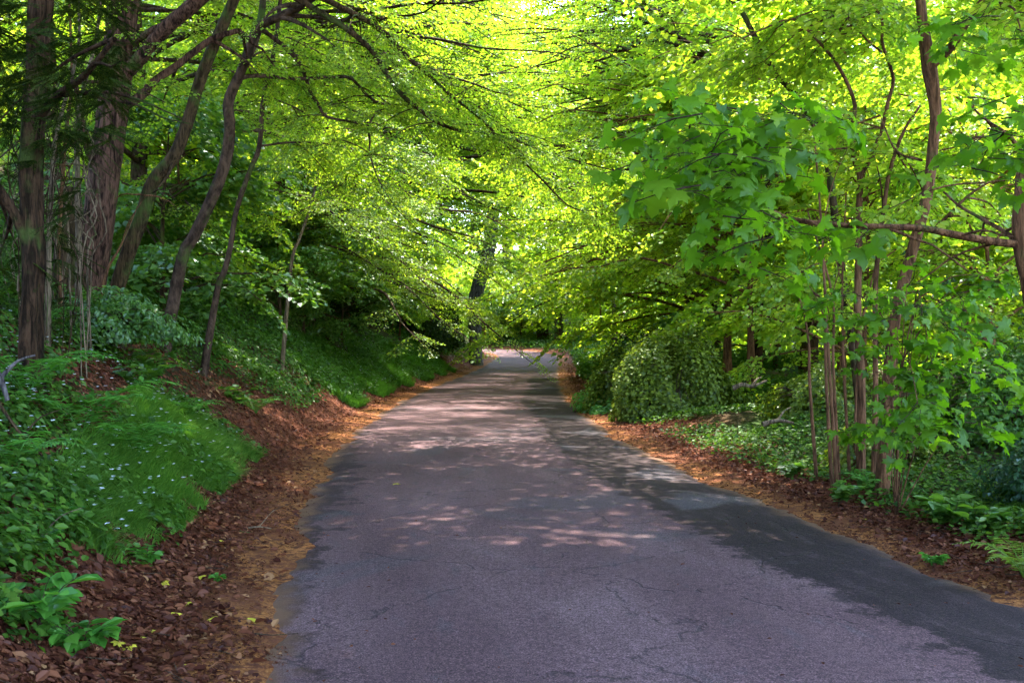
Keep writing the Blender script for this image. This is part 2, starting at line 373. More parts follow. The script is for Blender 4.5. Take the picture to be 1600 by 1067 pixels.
def road_mat():
    m, t = mat('worn_asphalt')
    tc = N(t, 'ShaderNodeTexCoord'); P = tc.outputs['Object']
    uv = N(t, 'ShaderNodeUVMap'); sp = N(t, 'ShaderNodeSeparateXYZ'); t.links.new(uv.outputs[0], sp.inputs[0]); u, v = sp.outputs[0], sp.outputs[1]
    mp = N(t, 'ShaderNodeMapping'); mp.inputs['Scale'].default_value = (1, .35, 1); t.links.new(uv.outputs[0], mp.inputs[0])
    nL = noise(t, mp.outputs[0], .9, 5, .6, .4); nE = noise(t, uv.outputs[0], 2.6, 6, .68); nM = noise(t, mp.outputs[0], 5, 5, .65); nF = noise(t, P, 110, 2, .8); nG = noise(t, P, 28, 4, .75)
    light = ramp(t, nL, [(.3, (.068, .036, .040)), (.55, (.096, .054, .058)), (.75, (.138, .084, .088))])
    light = mixc(t, mth(t, 'MULTIPLY', sstep(t, nM, .55, .72), .45), light, (.07, .058, .066))
    # the worn edge strip on the right, with a ragged border; narrower strip along the left
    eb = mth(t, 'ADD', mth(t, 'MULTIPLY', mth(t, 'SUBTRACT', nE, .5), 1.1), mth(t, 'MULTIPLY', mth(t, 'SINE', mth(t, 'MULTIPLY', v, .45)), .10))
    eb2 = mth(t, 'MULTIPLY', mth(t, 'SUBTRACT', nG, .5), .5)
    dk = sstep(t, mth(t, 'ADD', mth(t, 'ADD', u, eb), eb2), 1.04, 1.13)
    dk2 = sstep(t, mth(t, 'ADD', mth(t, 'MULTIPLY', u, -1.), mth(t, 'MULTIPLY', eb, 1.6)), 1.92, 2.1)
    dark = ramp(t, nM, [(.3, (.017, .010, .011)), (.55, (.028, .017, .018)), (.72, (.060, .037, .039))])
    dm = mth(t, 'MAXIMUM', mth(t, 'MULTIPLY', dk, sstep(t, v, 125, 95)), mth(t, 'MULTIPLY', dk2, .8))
    # odd patches
    nP = noise(t, uv.outputs[0], .55, 3, .5, .8); pt = sstep(t, nP, .57, .66)
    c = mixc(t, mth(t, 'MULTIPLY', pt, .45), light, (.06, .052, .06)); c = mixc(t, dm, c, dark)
    nQ = noise(t, uv.outputs[0], .8, 3, .5, .5); pp = mth(t, 'MULTIPLY', mth(t, 'MULTIPLY', sstep(t, nQ, .58, .66), dm), .5); c = mixc(t, pp, c, (.10, .086, .096))
    # cracks
    vo = N(t, 'ShaderNodeTexVoronoi', feature='DISTANCE_TO_EDGE', i_Scale=.55, i_Randomness=1.0)
    dv = N(t, 'ShaderNodeVectorMath', operation='ADD'); nv = N(t, 'ShaderNodeTexNoise', i_Scale=1.3, i_Detail=6.0)
    t.links.new(uv.outputs[0], nv.inputs['Vector']); t.links.new(uv.outputs[0], dv.inputs[0]); t.links.new(nv.outputs[1], dv.inputs[1]); t.links.new(dv.outputs[0], vo.inputs['Vector'])
    cr = mth(t, 'MULTIPLY', sstep(t, vo.outputs[0], .010, .002), sstep(t, nM, .45, .52))
    c = mixc(t, mth(t, 'MULTIPLY', cr, .5), c, (.02, .017, .018))
    sp2 = ramp(t, nF, [(.33, (.35, .35, .35)), (.52, (1.0, 1.0, 1.0)), (.68, (2.2, 2.1, 2.1))]); c = mixc(t, 1, c, sp2, 'MULTIPLY')
    sp3 = ramp(t, nG, [(.3, (.62, .62, .62)), (.7, (1.35, 1.33, 1.33))]); c = mixc(t, 1, c, sp3, 'MULTIPLY')
    # dust and grit along both edges
    ed = mth(t, 'ADD', mth(t, 'ABSOLUTE', u), mth(t, 'MULTIPLY', mth(t, 'SUBTRACT', nE, .5), .6)); c = mixc(t, mth(t, 'MULTIPLY', sstep(t, ed, 2.05, 2.3), .7), c, (.17, .085, .045))
    b = N(t, 'ShaderNodeBsdfPrincipled', i_Roughness=.9); b.inputs['Specular IOR Level'].default_value = .12; t.links.new(c, b.inputs['Base Color'])
    bp = N(t, 'ShaderNodeBump', i_Strength=.55, i_Distance=.006); hh = mth(t, 'SUBTRACT', mth(t, 'ADD', nF, nG), mth(t, 'MULTIPLY', cr, 2)); t.links.new(hh, bp.inputs['Height']); t.links.new(bp.outputs[0], b.inputs['Normal'])
    t.links.new(b.outputs[0], N(t, 'ShaderNodeOutputMaterial').inputs[0]); return m
M['road'] = road_mat()
# rows along the centre line; ragged edges
rows = np.concatenate([np.arange(0, 62, 2.), np.arange(62, 100, .06), np.arange(100, 150, .25), np.arange(150, cs[-1]-2, 1.)])
rx = np.interp(rows, cs, cp[:, 0]); ry = np.interp(rows, cs, cp[:, 1]); rnx = np.interp(rows, cs, cn[:, 0]); rny = np.interp(rows, cs, cn[:, 1])
def wn(s, seed, f0=.35, oct=5, amp=.10):
    rr = np.random.default_rng(seed); o = 0
    for k in range(oct): o = o + amp*.62**k*np.sin(s*f0*6.28*1.9**k*.5+rr.uniform(0, 6))
    return o
el = HW + wn(rows, 1, .5, 8, .10) + .5*wn(rows, 5, 3.1, 6, .05); er = HW + wn(rows, 2, .4, 8, .08) + .5*wn(rows, 6, 3.3, 6, .05)
us = np.linspace(0, 1, 41); lat2 = -el[:, None]*(1-us)+er[:, None]*us
vx = rx[:, None]+rnx[:, None]*lat2; vy = ry[:, None]+rny[:, None]*lat2
vz = zroad(vy) + .012 - .045*(lat2/HW)**2*.4 + .004*np.sin(lat2*2+vy*.5)
edge = np.minimum(lat2+el[:, None], er[:, None]-lat2); vz = vz - .02*(edge < .01)
g = G(); nx = 41; i = (np.arange(len(rows)-1)[:, None]*nx+np.arange(nx-1)[None]).ravel()
lp = np.stack([i, i+1, i+nx+1, i+nx], 1)
g.add(np.stack([vx, vy, vz], -1), lp, np.full(len(i), 4), 0, .5, True)
me = g.mesh('road', ['road']); uvl = me.uv_layers.new(name='UVMap')
UV = np.stack([lat2, np.broadcast_to(rows[:, None], lat2.shape)], -1).reshape(-1, 2)
uvl.data.foreach_set('uv', UV[lp.ravel()].astype(np.float32).ravel())
tag(obj('road', me, None), kind='structure')

# ------------------------------------------------------------------ openings in the canopy that let the sun in (centre, radius)
LIT = [((-5, 17, 4.5), 3.8), ((-6.5, 24, 5), 4.2), ((-4.0, 10.2, .9), 1.6), ((3.0, 20, 1.4), 1.7), ((-.6, 27, 0), 4.0), ((-4.5, 29, 3.5), 3.0), ((.2, 36, 0), 4), ((-4.4, 33, .8), 2.0), ((-3.2, 24, 2.8), 3.8), ((2.6, 26, 3.4), 4.5), ((1, 26, 6), 5.5), ((-2, 20, 4.5), 4.),
       ((9, 19, 3.5), 5), ((8, 14, 2.5), 2.5), ((5, 16, 4), 3.5), ((11, 27, 5), 5), ((-5, 24, 6), 4), ((3, 45, 5), 6), ((4, 12, 5.5), 2.5)]
LC = np.array([c for c, r in LIT], float); LR = np.array([r for c, r in LIT], float)
CLEAR_P = [.88]
def open_to_sun(P, p=None, mind=4.0):
    p = CLEAR_P[0] if p is None else p
    P = np.asarray(P); keep = np.ones(len(P), bool)
    for c, r in zip(LC, LR):
        d = P-c; t = d@TOSUN; dist = np.linalg.norm(d-t[:, None]*TOSUN, axis=1)
        keep &= ~((t > mind+r*.6) & (dist < r) & (R.random(len(P)) < p))
    return keep

# ------------------------------------------------------------------ trees
def sprays_on(g, P, frac0, n, sp, scale, spread=1.0, droop=-.15, clear=True, rn=(0, .25), lens=1.0, both=False):
    """leafy sprays alternating along a limb polyline"""
    P = np.asarray(P); seg = np.linalg.norm(np.diff(P, axis=0), axis=1); c = np.concatenate([[0], np.cumsum(seg)]); L = c[-1]
    s = np.sort(R.uniform(frac0, 1, n))*L; s[-1] = L
    Q = np.stack([np.interp(s, c, P[:, k]) for k in range(3)], 1)
    T = np.gradient(P, axis=0); D = np.stack([np.interp(s, c, T[:, k]) for k in range(3)], 1); D /= np.linalg.norm(D, axis=1, keepdims=True)+1e-9
    sg = np.where(np.arange(n) % 2, 1, -1)*R.uniform(.3, 1.2, n)*spread; sg[-1] = 0
    hd = np.arctan2(D[:, 1], D[:, 0]) + sg
    X = np.stack([np.cos(hd), np.sin(hd), droop+R.normal(0, .18, n)+.3*D[:, 2]], 1)
    U = np.array([0, 0, 1.])+R.normal(0, .18, (n, 3))
    sc = scale*R.uniform(.65, 1.25, n)*lens
    if clear:
        k = open_to_sun(Q+X*.5*sc[:, None]); Q, X, U, sc = Q[k], X[k], U[k], sc[k]
    which = R.integers(0, len(sp), len(Q))
    for j, T_ in enumerate(sp):
        q = which == j; stamp(g, T_, Q[q], X[q], U[q], sc[q], R.uniform(rn[0], rn[1], q.sum()))
def limb_curve(p, az, L, rise, droop):
    t = np.linspace(0, 1, 6); wob = np.cumsum(R.normal(0, .10, 6)); 
    a = az + wob; d = np.stack([np.cos(a), np.sin(a)], 1)
    xy = np.cumsum(d*(L/5), 0)-d[0]*L/5
    z = rise*L*t - droop*L*t**2 + R.normal(0, .03*L, 6)*t
    return p + np.column_stack([xy, z])
def auto_tree(h=13, r=.22, crown0=2.5, crownR=4, limbs=26, per=9, sp=None, scale=1.8, lean=(0, 0), rise=.5, droop=.35, mats=('beech', 'twig'), bark='beech_bark', rn=(0, .3), sides=9, shape='dome', az0=None, azspread=pi, clear_base=None):
    """returns (trunk G, crown G) in local coordinates of the tree's base"""
    gt, gc = G(), G()
    n = 7; t = np.linspace(0, 1, n); wob = np.cumsum(R.normal(0, .012*h, (n, 2)), 0)*t[:, None]
    P = np.column_stack([lean[0]*t+wob[:, 0], lean[1]*t+wob[:, 1], -.4+(h*.93+.4)*t])
    rad = r*(1-t*.85); rad[0] *= 1.45
    P2 = tube(gt, P, rad, sides, .5, 0, .05)
    for k in range(limbs):
        f = R.uniform(0, 1)**.9; z = crown0 + (h*.92-crown0)*f
        p = np.array([np.interp(z, P2[:, 2], P2[:, j]) for j in range(3)])
        if shape == 'dome': L = crownR*(.35+.75*math.sqrt(max(0, 1-f**2.2)))*R.uniform(.7, 1.15)
        else: L = crownR*(1.05-f)*R.uniform(.8, 1.1)+.4
        az = R.uniform(-pi, pi) if az0 is None else az0+R.uniform(-azspread, azspread)
        q = limb_curve(p, az, L, rise*R.uniform(.5, 1.3), droop*R.uniform(.6, 1.4)); r0 = r*(.38-.22*f)*min(1, L/crownR)+.012
        tube(gt, q, np.linspace(r0, .012, 6), 5, .7, 0, .03)
        if clear_base is None: sprays_on(gc, q, .22, per, sp, scale, clear=False, rn=rn)
        else:
            gg = G(); sprays_on(gc, q+clear_base, .22, per, sp, scale, clear=True, rn=rn)
    if clear_base is not None: local(gc, clear_base)
    return gt, gc
def place_tree(name, label, cat, x, y, gt, gc, mats, bark, group=None, rz=0, sc=1):
    e = empty(name, (x, y, gz(x, y)), label, cat, group); e.rotation_euler = (0, 0, rz); e.scale = (sc,)*3
    a = obj('trunk', gt, [bark], e); b = obj('crown', gc, list(mats), e); return e
def copy_tree(src, x, y, rz, sc, label=None, group=None, zs=1):
    e = src.copy(); COL.objects.link(e); e.location = (x, y, gz(x, y)-.05); e.rotation_euler = (0, 0, rz); e.scale = (sc, sc, sc*zs)
    if label: e['label'] = label
    if group: e['group'] = group
    for ch in src.children:
        c = ch.copy(); COL.objects.link(c); c.parent = e
    return e
def chain(pts, d0, d1=None):
    d1 = d0 if d1 is None else d1; n = len(pts)
    return np.array([W(p[0], p[1], (d0+(d1-d0)*i/(n-1)) if len(p) < 3 else p[2]) for i, p in enumerate(pts)])
def rooted(P, sink=.25):
    """move the foot of a traced stem down to the soil"""
    P = P.copy(); b = P[0].copy(); z = gz(b[0], b[1]); 
    f = P[:, 2]; top = f[-1]
    P[0, 2] = z-.02
    return np.vstack([P[0]+(0, 0, -sink), P]), P[0].copy()

# ---- left side, traced trunks -------------------------------------------------------------
def traced(name, label, cat, trunk, d, rad, bark, group=None, branches=(), sides=14, rough=.06, crown=None, dtop=None):
    P = chain(trunk, d, dtop); P, base = rooted(P)
    rad = list(rad); rad = [rad[0]*1.15]+rad if len(rad) == len(P)-1 else rad
    if len(rad) != len(P): rad = np.interp(np.linspace(0, 1, len(P)), np.linspace(0, 1, len(rad)), rad)
    e = empty(name, base, label, cat, group)
    g = G(); tube(g, P, rad, sides, .12, 0, rough); obj('trunk', local(g, base), [bark], e)
    gc = G()
    for B in branches:
        pts, dd, rr, opt = B
        Q = chain(pts, *dd) if isinstance(dd, tuple) else chain(pts, dd)
        g = G(); tube(g, Q, np.linspace(rr[0], rr[1], len(Q)), 9, .1, 0, .07)
        # small side twigs
        for k in range(opt.get('tw', 4)):
            i = R.integers(1, len(Q)); p = Q[i]; az = R.uniform(-pi, pi)
            q = limb_curve(p, az, opt.get('tl', 1.2)*R.uniform(.5, 1.2), R.uniform(-.3, .4), .35); tube(g, q, np.linspace(max(rr[1], .012), .005, 6), 5, .25, 0, .05)
            if opt.get('n', 0): sprays_on(gc, q, .3, 4, opt.get('sp', SP_near), opt.get('s', .8), rn=opt.get('rn', (0, .3)))
        obj('branch', local(g, base), [bark], e)
        if opt.get('n', 0): sprays_on(gc, catmull(Q, np.ones(len(Q)), .2)[0], opt.get('f', .15), opt['n'], opt.get('sp', SP_near), opt.get('s', .9), rn=opt.get('rn', (0, .3)))
    if crown: crown(gc, P)
    if gc.nv: obj('crown', local(gc, base), crown_mats.get(name, ['beech', 'twig']), e)
    return e
crown_mats = {'yew_tree': ['yew', 'twig'], 'hazel_tree': ['lime', 'twig'], 'sycamore_tree': ['lime', 'twig'], 'sycamore_sapling': ['syc', 'twig']}

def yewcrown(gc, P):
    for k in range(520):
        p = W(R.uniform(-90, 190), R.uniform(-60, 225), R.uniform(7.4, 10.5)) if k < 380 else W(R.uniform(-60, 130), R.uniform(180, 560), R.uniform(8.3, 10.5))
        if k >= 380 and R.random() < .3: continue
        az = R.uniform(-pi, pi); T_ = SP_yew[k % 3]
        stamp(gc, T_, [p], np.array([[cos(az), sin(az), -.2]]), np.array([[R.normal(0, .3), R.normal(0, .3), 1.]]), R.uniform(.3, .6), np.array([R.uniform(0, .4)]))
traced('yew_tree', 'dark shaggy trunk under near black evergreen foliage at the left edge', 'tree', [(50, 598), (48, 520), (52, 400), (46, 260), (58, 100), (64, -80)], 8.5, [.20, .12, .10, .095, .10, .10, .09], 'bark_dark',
       branches=[([(52, 400), (20, 330), (-20, 270)], (8.5, 8.2), (.05, .03), {'tw': 3}), ([(46, 200), (90, 150), (130, 120), (180, 60)], (8.5, 7.8), (.04, .02), {'tw': 4})], crown=yewcrown, rough=.16)
traced('oak_tree', 'thickest ridged brown trunk rising straight on the left bank', 'tree', [(132, 462), (146, 400), (158, 320), (171, 220), (182, 120), (192, 0), (202, -90)], 13, [.36, .25, .225, .215, .205, .20, .19, .18], 'bark_oak',
       branches=[([(196, 115), (222, 88), (258, 45), (312, -2), (370, -60)], (13, 12.2), (.105, .085), {'tw': 2, 'n': 5}),
                 ([(190, 168), (222, 148), (240, 128), (280, 100), (330, 62), (372, 48)], (13, 13.4), (.065, .035), {'tw': 4, 'n': 6}),
                 ([(165, 275), (140, 240), (128, 190), (118, 130)], (13, 12.4), (.06, .03), {'tw': 3})], sides=20, rough=.05)
traced('beech_tree', 'leaning mossy trunk just right of the thickest trunk on the bank', 'tree', [(168, 428), (205, 382), (222, 340), (240, 285), (272, 245), (292, 195), (318, 110), (350, 35), (392, -60)], 13.5, [.14, .10, .095, .09, .09, .085, .08, .08, .08, .07], 'bark_moss',
       branches=[([(272, 245), (262, 275), (240, 300)], (13.5, 13.2), (.03, .01), {'tw': 2}),
                 ([(392, -60), (440, -30), (510, 0), (560, 25), (600, 50), (640, 92), (665, 112), (700, 145), (740, 176), (768, 202), (792, 228), (842, 276), (890, 322), (930, 330)], (13.5, 17), (.05, .010), {'tw': 12, 'n': 34, 's': .75}),
                 ([(380, -40), (430, -20), (488, 12), (542, 46), (578, 76), (592, 98), (622, 142), (652, 168), (682, 190), (720, 204), (762, 208), (802, 218), (850, 236), (905, 252), (965, 268)], (13.5, 16.5), (.05, .010), {'tw': 12, 'n': 34, 's': .75})], sides=14)
traced('beech_tree', 'smooth forked stem curving up and right toward the overhanging boughs', 'tree', [(256, 452), (285, 405), (302, 372), (330, 312), (352, 252), (359, 200), (357, 160), (372, 122), (392, 80), (408, 30), (415, -60)], 14.5, [.12, .095, .085, .085, .085, .085, .08, .08, .07, .06, .055, .05], 'beech_bark',
       branches=[([(370, 128), (384, 90), (402, 45), (436, 26), (470, 8), (510, -20), (560, -60)], (14.5, 14), (.07, .05), {'tw': 3, 'n': 6}),
                 ([(404, 44), (415, 50), (436, 66), (456, 84), (470, 102), (478, 122), (486, 146), (497, 162), (510, 182), (550, 190), (574, 195), (587, 176), (600, 170)], (14.5, 15.5), (.038, .012), {'tw': 5, 'n': 8, 'tl': .9, 's': .6}),
                 ([(574, 194), (578, 220), (578, 240), (592, 282), (620, 326), (652, 358)], (15.5, 16), (.02, .006), {'tw': 4, 'n': 9, 's': .6}),
                 ([(376, 122), (400, 118), (470, 123), (540, 120), (560, 134), (575, 150), (600, 163), (650, 162), (700, 155), (732, 138)], (14.5, 16), (.035, .008), {'tw': 6, 'n': 16, 's': .6}),
                 ([(372, 125), (395, 88), (430, 80), (500, 95), (560, 112), (600, 124)], (14.5, 16.5), (.022, .006), {'tw': 6, 'n': 10, 's': .7})], sides=12)
traced('beech_tree', 'thin curved stem right of the forked stem, bowed outward at its foot', 'tree', [(318, 476), (340, 452), (350, 425), (360, 385), (370, 326), (392, 262), (405, 228), (412, 150), (430, 70), (442, -40)], 15.5, [.07, .052, .05, .045, .042, .042, .04, .038, .035, .03], 'beech_bark',
       branches=[([(412, 150), (455, 165), (520, 200), (600, 215), (690, 250)], (15.5, 19), (.02, .006), {'tw': 6, 'n': 14, 's': .8}),
                 ([(405, 228), (460, 222), (520, 226), (580, 240), (620, 250), (692, 250)], (15.5, 18), (.018, .005), {'tw': 6, 'n': 16, 's': .8})], sides=9)
traced('beech_sapling', 'pale slim sapling standing alone among the lower sprays on the left', 'sapling', [(440, 480), (455, 415), (468, 372), (485, 322), (496, 270), (505, 222), (512, 150)], 20, [.05, .035, .032, .03, .028, .02, .012], 'bark_pale',
       branches=[([(485, 322), (505, 317), (528, 314), (552, 320), (560, 330)], (20, 19), (.02, .006), {'tw': 3, 'n': 6, 's': .8})], sides=7)
for lab, pts, d, r, bk in [
    ('whitish slender stem nearest the dark trunk on the left edge', [(74, 492), (76, 400), (80, 300), (86, 220), (100, 165), (116, 105), (124, 50), (120, -60)], 9.6, [.035, .026, .022, .022, .02, .018, .016, .015], 'bark_pale'),
    ('pale brown slender stem growing against the thickest trunk', [(122, 488), (123, 400), (122, 300), (120, 210), (130, 140), (150, 60), (165, -60)], 11.5, [.05, .042, .04, .036, .03, .025, .02, .018], 'bark_pale'),
    ('thin reddish stem between the two pale slender stems', [(96, 482), (92, 400), (96, 300), (104, 200), (112, 130), (110, 40), (104, -60)], 10.8, [.03, .022, .02, .02, .018, .015, .012], 'bark_warm'),
    ('thin leaning stem crossing in front of the thickest trunk foot', [(148, 470), (165, 430), (188, 385), (215, 322)], 12.0, [.022, .016, .012, .006], 'bark_warm')]:
    traced('sapling', lab, 'sapling', pts, d, r, bk, 'slender stems beside the big trunk', sides=7, rough=.1,
           branches=[([pts[2], (pts[2][0]+14, pts[2][1]-40), (pts[2][0]+40, pts[2][1]-80)], (d, d-.4), (.008, .003), {'tw': 2, 'tl': .6, 'n': 0})])
# broken olive stump between the stems
P, b = rooted(chain([(96, 492), (99, 430), (104, 360), (107, 292)], 12.2)); e = empty('tree_stump', b, 'tall broken olive green stump behind the slender stems', 'stump')
g = G(); tube(g, P, [.2, .15, .125, .11, .09], 14, .1, 0, .08, cap=True); obj('trunk', local(g, b), ['bark_moss'], e)
# creeper stems
g = G(); b = None
for k in range(46):
    x0 = R.uniform(20, 150); d = R.uniform(8.9, 12.2); y0 = R.uniform(400, 520); L = R.uniform(120, 380)
    P = chain([(x0+R.uniform(-25, 25), y0-L*f+0) if f else (x0, y0) for f in np.linspace(0, 1, 6)], d, d-R.uniform(-.5, .8)); P[0, 2] = gz(P[0, 0], P[0, 1])-.05
    tube(g, P, R.uniform(.003, .010), 5, .15, int(R.integers(0, 2)), .1, wob=.006)
b = np.array([-6.0, 10, gz(-6, 10)])
tag(obj('creeper_stems', local(g, b), ['bark_pale', 'bark_dark'], None, b), 'tangle of thin brown creeper stems hanging between the left trunks', 'creeper', kind='stuff')

# ---- right side, traced trunks -------------------------------------------------------------
def midcrown(n, box, dd, sp, s):
    def f(gc, P):
        for k in range(n):
            p = W(R.uniform(box[0], box[2]), R.uniform(box[1], box[3]), R.uniform(*dd))
            az = R.uniform(-pi, pi); q = limb_curve(p, az, R.uniform(.6, 1.2), .1, .3); sprays_on(gc, q, .1, 4, sp, s, rn=(0, .25))
    return f
traced('sycamore_tree', 'thick reddish brown trunk of the clump, curving left at its foot', 'tree', [(1378, 690), (1388, 600), (1394, 530), (1402, 480), (1425, 395), (1448, 310), (1458, 230), (1462, 170), (1452, 105), (1440, 20), (1432, -80)], 9.5, [.10, .07, .056, .054, .054, .054, .052, .052, .056, .075, .05, .045], 'bark_warm',
       branches=[([(1452, 105), (1485, 75), (1510, 35), (1545, -10), (1580, -60)], (9.5, 9), (.045, .03), {'tw': 3, 'n': 6, 'sp': SP_haz}),
                 ([(1458, 358), (1480, 338), (1510, 308), (1545, 285), (1570, 282)], (9.6, 9.2), (.02, .008), {'tw': 3, 'n': 2, 'sp': SP_haz, 's': .6}),
                 ([(1440, 250), (1400, 235), (1375, 180)], (9.5, 10.2), (.015, .006), {'tw': 3, 'n': 6, 'sp': SP_haz})],
       crown=midcrown(40, (1150, -90, 1600, 110), (10.8, 14), SP_haz, .8), rough=.07)
traced('hazel_tree', 'slim stem forking into a wide Y left of the thick brown trunk', 'tree', [(1345, 695), (1346, 600), (1340, 500), (1341, 400), (1342, 330), (1344, 275)], 10.5, [.05, .04, .038, .036, .034, .032], 'bark_warm',
       branches=[([(1344, 275), (1332, 235), (1333, 190), (1336, 165), (1324, 130), (1302, 92), (1272, 58), (1238, 30), (1200, 42), (1160, 60)], (10.5, 10.8), (.028, .008), {'tw': 3, 'n': 4, 'sp': SP_haz, 's': .45, 'tl': .6}),
                 ([(1344, 275), (1362, 245), (1378, 200), (1388, 158), (1396, 125), (1388, 95), (1378, 65), (1378, 30), (1360, 5), (1335, -30)], (10.5, 10.2), (.026, .010), {'tw': 3, 'n': 4, 'sp': SP_haz, 's': .45, 'tl': .6}),
                 ([(1378, 82), (1352, 60), (1335, 38), (1322, 20)], (10.3, 10.4), (.012, .006), {'tw': 3, 'n': 5, 'sp': SP_haz, 's': .7}),
                 ([(1342, 47), (1310, 54), (1270, 48), (1238, 45)], (10.4, 10.9), (.010, .004), {'tw': 2, 'n': 3, 'sp': SP_haz, 's': .7})], sides=9)
traced('hazel_tree', 'straight slim stem between the forked stem and the thick trunk', 'tree', [(1366, 692), (1368, 600), (1368, 450), (1378, 350), (1390, 270), (1412, 205), (1438, 165)], 10.2, [.04, .03, .028, .026, .022, .018, .010], 'bark_warm',
       branches=[([(1380, 325), (1375, 280), (1362, 230)], (10.2, 10.4), (.010, .004), {'tw': 3, 'n': 3, 'sp': SP_haz, 's': .6})], sides=8)
traced('hazel_tree', 'mossy slanting stem behind the clump reaching up to the left', 'tree', [(1352, 670), (1330, 520), (1312, 400), (1300, 300), (1285, 220), (1245, 150), (1205, 105), (1160, 20)], 12, [.07, .055, .05, .05, .045, .045, .04, .04, .03], 'bark_moss',
       branches=[([(1285, 220), (1262, 180), (1225, 130)], (12, 12.3), (.02, .008), {'tw': 3, 'n': 6, 'sp': SP_haz, 's': .8})], sides=9)
for k, (x0, x1, x2, yb, yt, lab) in enumerate([(1308, 1284, 1270, 694, 180, 'leftmost bare rod of the clump, tan and leaning slightly left'), (1300, 1290, 1286, 688, 400, 'short straight tan rod second from the left of the clump'),
        (1312, 1300, 1262, 700, 330, 'bare tan rod of the clump arching over to the left'), (1328, 1316, 1322, 705, 300, 'bare reddish rod in the middle of the clump'), (1276, 1262, 1240, 690, 430, 'thin tan rod standing a little apart on the left of the clump'),
        (1335, 1352, 1385, 700, 360, 'bare rod of the clump leaning right behind the big dark leaves')]):
    traced('hazel_rod', lab, 'stem', [(x0, yb), ((x0+x1)/2-4, yb-.35*(yb-yt)), (x1, yb-.65*(yb-yt)), (x2, yt)], 9.8+.25*k, [.022, .016, .014, .008], 'bark_warm', 'bare rods of the clump', sides=6, rough=.08,
           branches=[([(x1, yb-.65*(yb-yt)), (x1+18*(-1)**k, yb-.8*(yb-yt)), (x1+40*(-1)**k, yb-.9*(yb-yt))], (9.8+.25*k, 10+.25*k), (.007, .003), {'tw': 1, 'n': 2, 'sp': SP_haz, 's': .5, 'tl': .5})])
# trunk on the right edge with its long level bough and big dark leaves near the camera
def edgecrown(gc, P):
    boxes = [(40, (1010, 150, 1240, 300), (4.6, 6.2)), (26, (1050, 280, 1215, 420), (4.8, 6.4)), (20, (1490, 130, 1610, 290), (4.6, 6)), (12, (1450, 20, 1610, 80), (5.5, 7.5))]
    for n, bx, dd in boxes:
        for k in range(n):
            p = W(R.uniform(bx[0], bx[2]), R.uniform(bx[1], bx[3]), R.uniform(*dd)); az = R.uniform(-pi, pi)
            stamp(gc, SP_sycb[k % 6], [p], np.array([[cos(az), sin(az), -.1]]), np.array([[R.normal(0, .4), R.normal(0, .4), 1.]]), R.uniform(.22, .44), np.array([R.uniform(-.1, .12)]))
    for P_, nn in ((chain([(1470, 368), (1440, 362), (1380, 352), (1300, 350), (1235, 342)], 7.3, 6.4), 6), (chain([(1180, 330), (1120, 250), (1070, 200)], 6.2, 5.5), 10), (chain([(1150, 300), (1190, 220), (1250, 170)], 6.2, 5.6), 8)):
        sprays_on(gc, P_, .1, nn, SP_sycb, .4, clear=False, rn=(-.1, .1))
traced('sycamore_tree', 'brown trunk cut by the right edge, sending a long level bough left', 'tree', [(1640, 760), (1632, 600), (1622, 460), (1604, 385), (1602, 330), (1612, 250), (1640, 150), (1660, -100)], 6.6, [.14, .11, .10, .10, .085, .08, .08, .07, .06], 'bark_warm',
       branches=[([(1602, 382), (1560, 378), (1500, 368), (1440, 356), (1380, 354), (1300, 350), (1238, 342), (1190, 320), (1150, 280), (1110, 230)], (6.6, 6.2), (.028, .008), {'tw': 5, 'n': 0, 'tl': .5}),
                 ([(1602, 385), (1570, 362), (1540, 345), (1500, 322), (1475, 300)], (6.6, 7.4), (.022, .008), {'tw': 2, 'n': 0, 'tl': .5}),
                 ([(1610, 260), (1580, 215), (1545, 190), (1510, 160)], (6.6, 6.0), (.018, .006), {'tw': 2, 'n': 0, 'tl': .4})],
       crown=None, rough=.07)
e = [o for o in COL.objects if o.get('label', '').startswith('brown trunk cut')][0]
gc = G(); edgecrown(gc, None); obj('crown', local(gc, np.array(e.location)), ['syc', 'twig'], e)
# sapling of big dark leaves low on the right, in front of the clump
e0 = None
P, b = rooted(chain([(1400, 740), (1405, 640), (1412, 560), (1430, 470)], 8.6)); e = empty('sycamore_sapling', b, 'young plant with large drooping dark lobed leaves before the clump', 'sapling')
g = G(); tube(g, P, [.016, .013, .011, .009, .006], 6, .1, 0, .05)
gc = G()
for k in range(24):
    q = P[1:][R.integers(0, 4)]; tgt = W(R.uniform(1310, 1560), R.uniform(430, 690), R.uniform(7.2, 8.8)); mid = (q+tgt)/2+(0, 0, .12)
    tube(g, [q, mid, tgt], [.007, .005, .003], 5, .15, 0, .04); sprays_on(gc, [q*.4+tgt*.6, tgt],   .4, 4, SP_sycb, .36, clear=False, rn=(-.15, .12))
obj('trunk', local(g, b), ['bark_warm'], e); obj('crown', local(gc, b), ['syc', 'twig'], e)

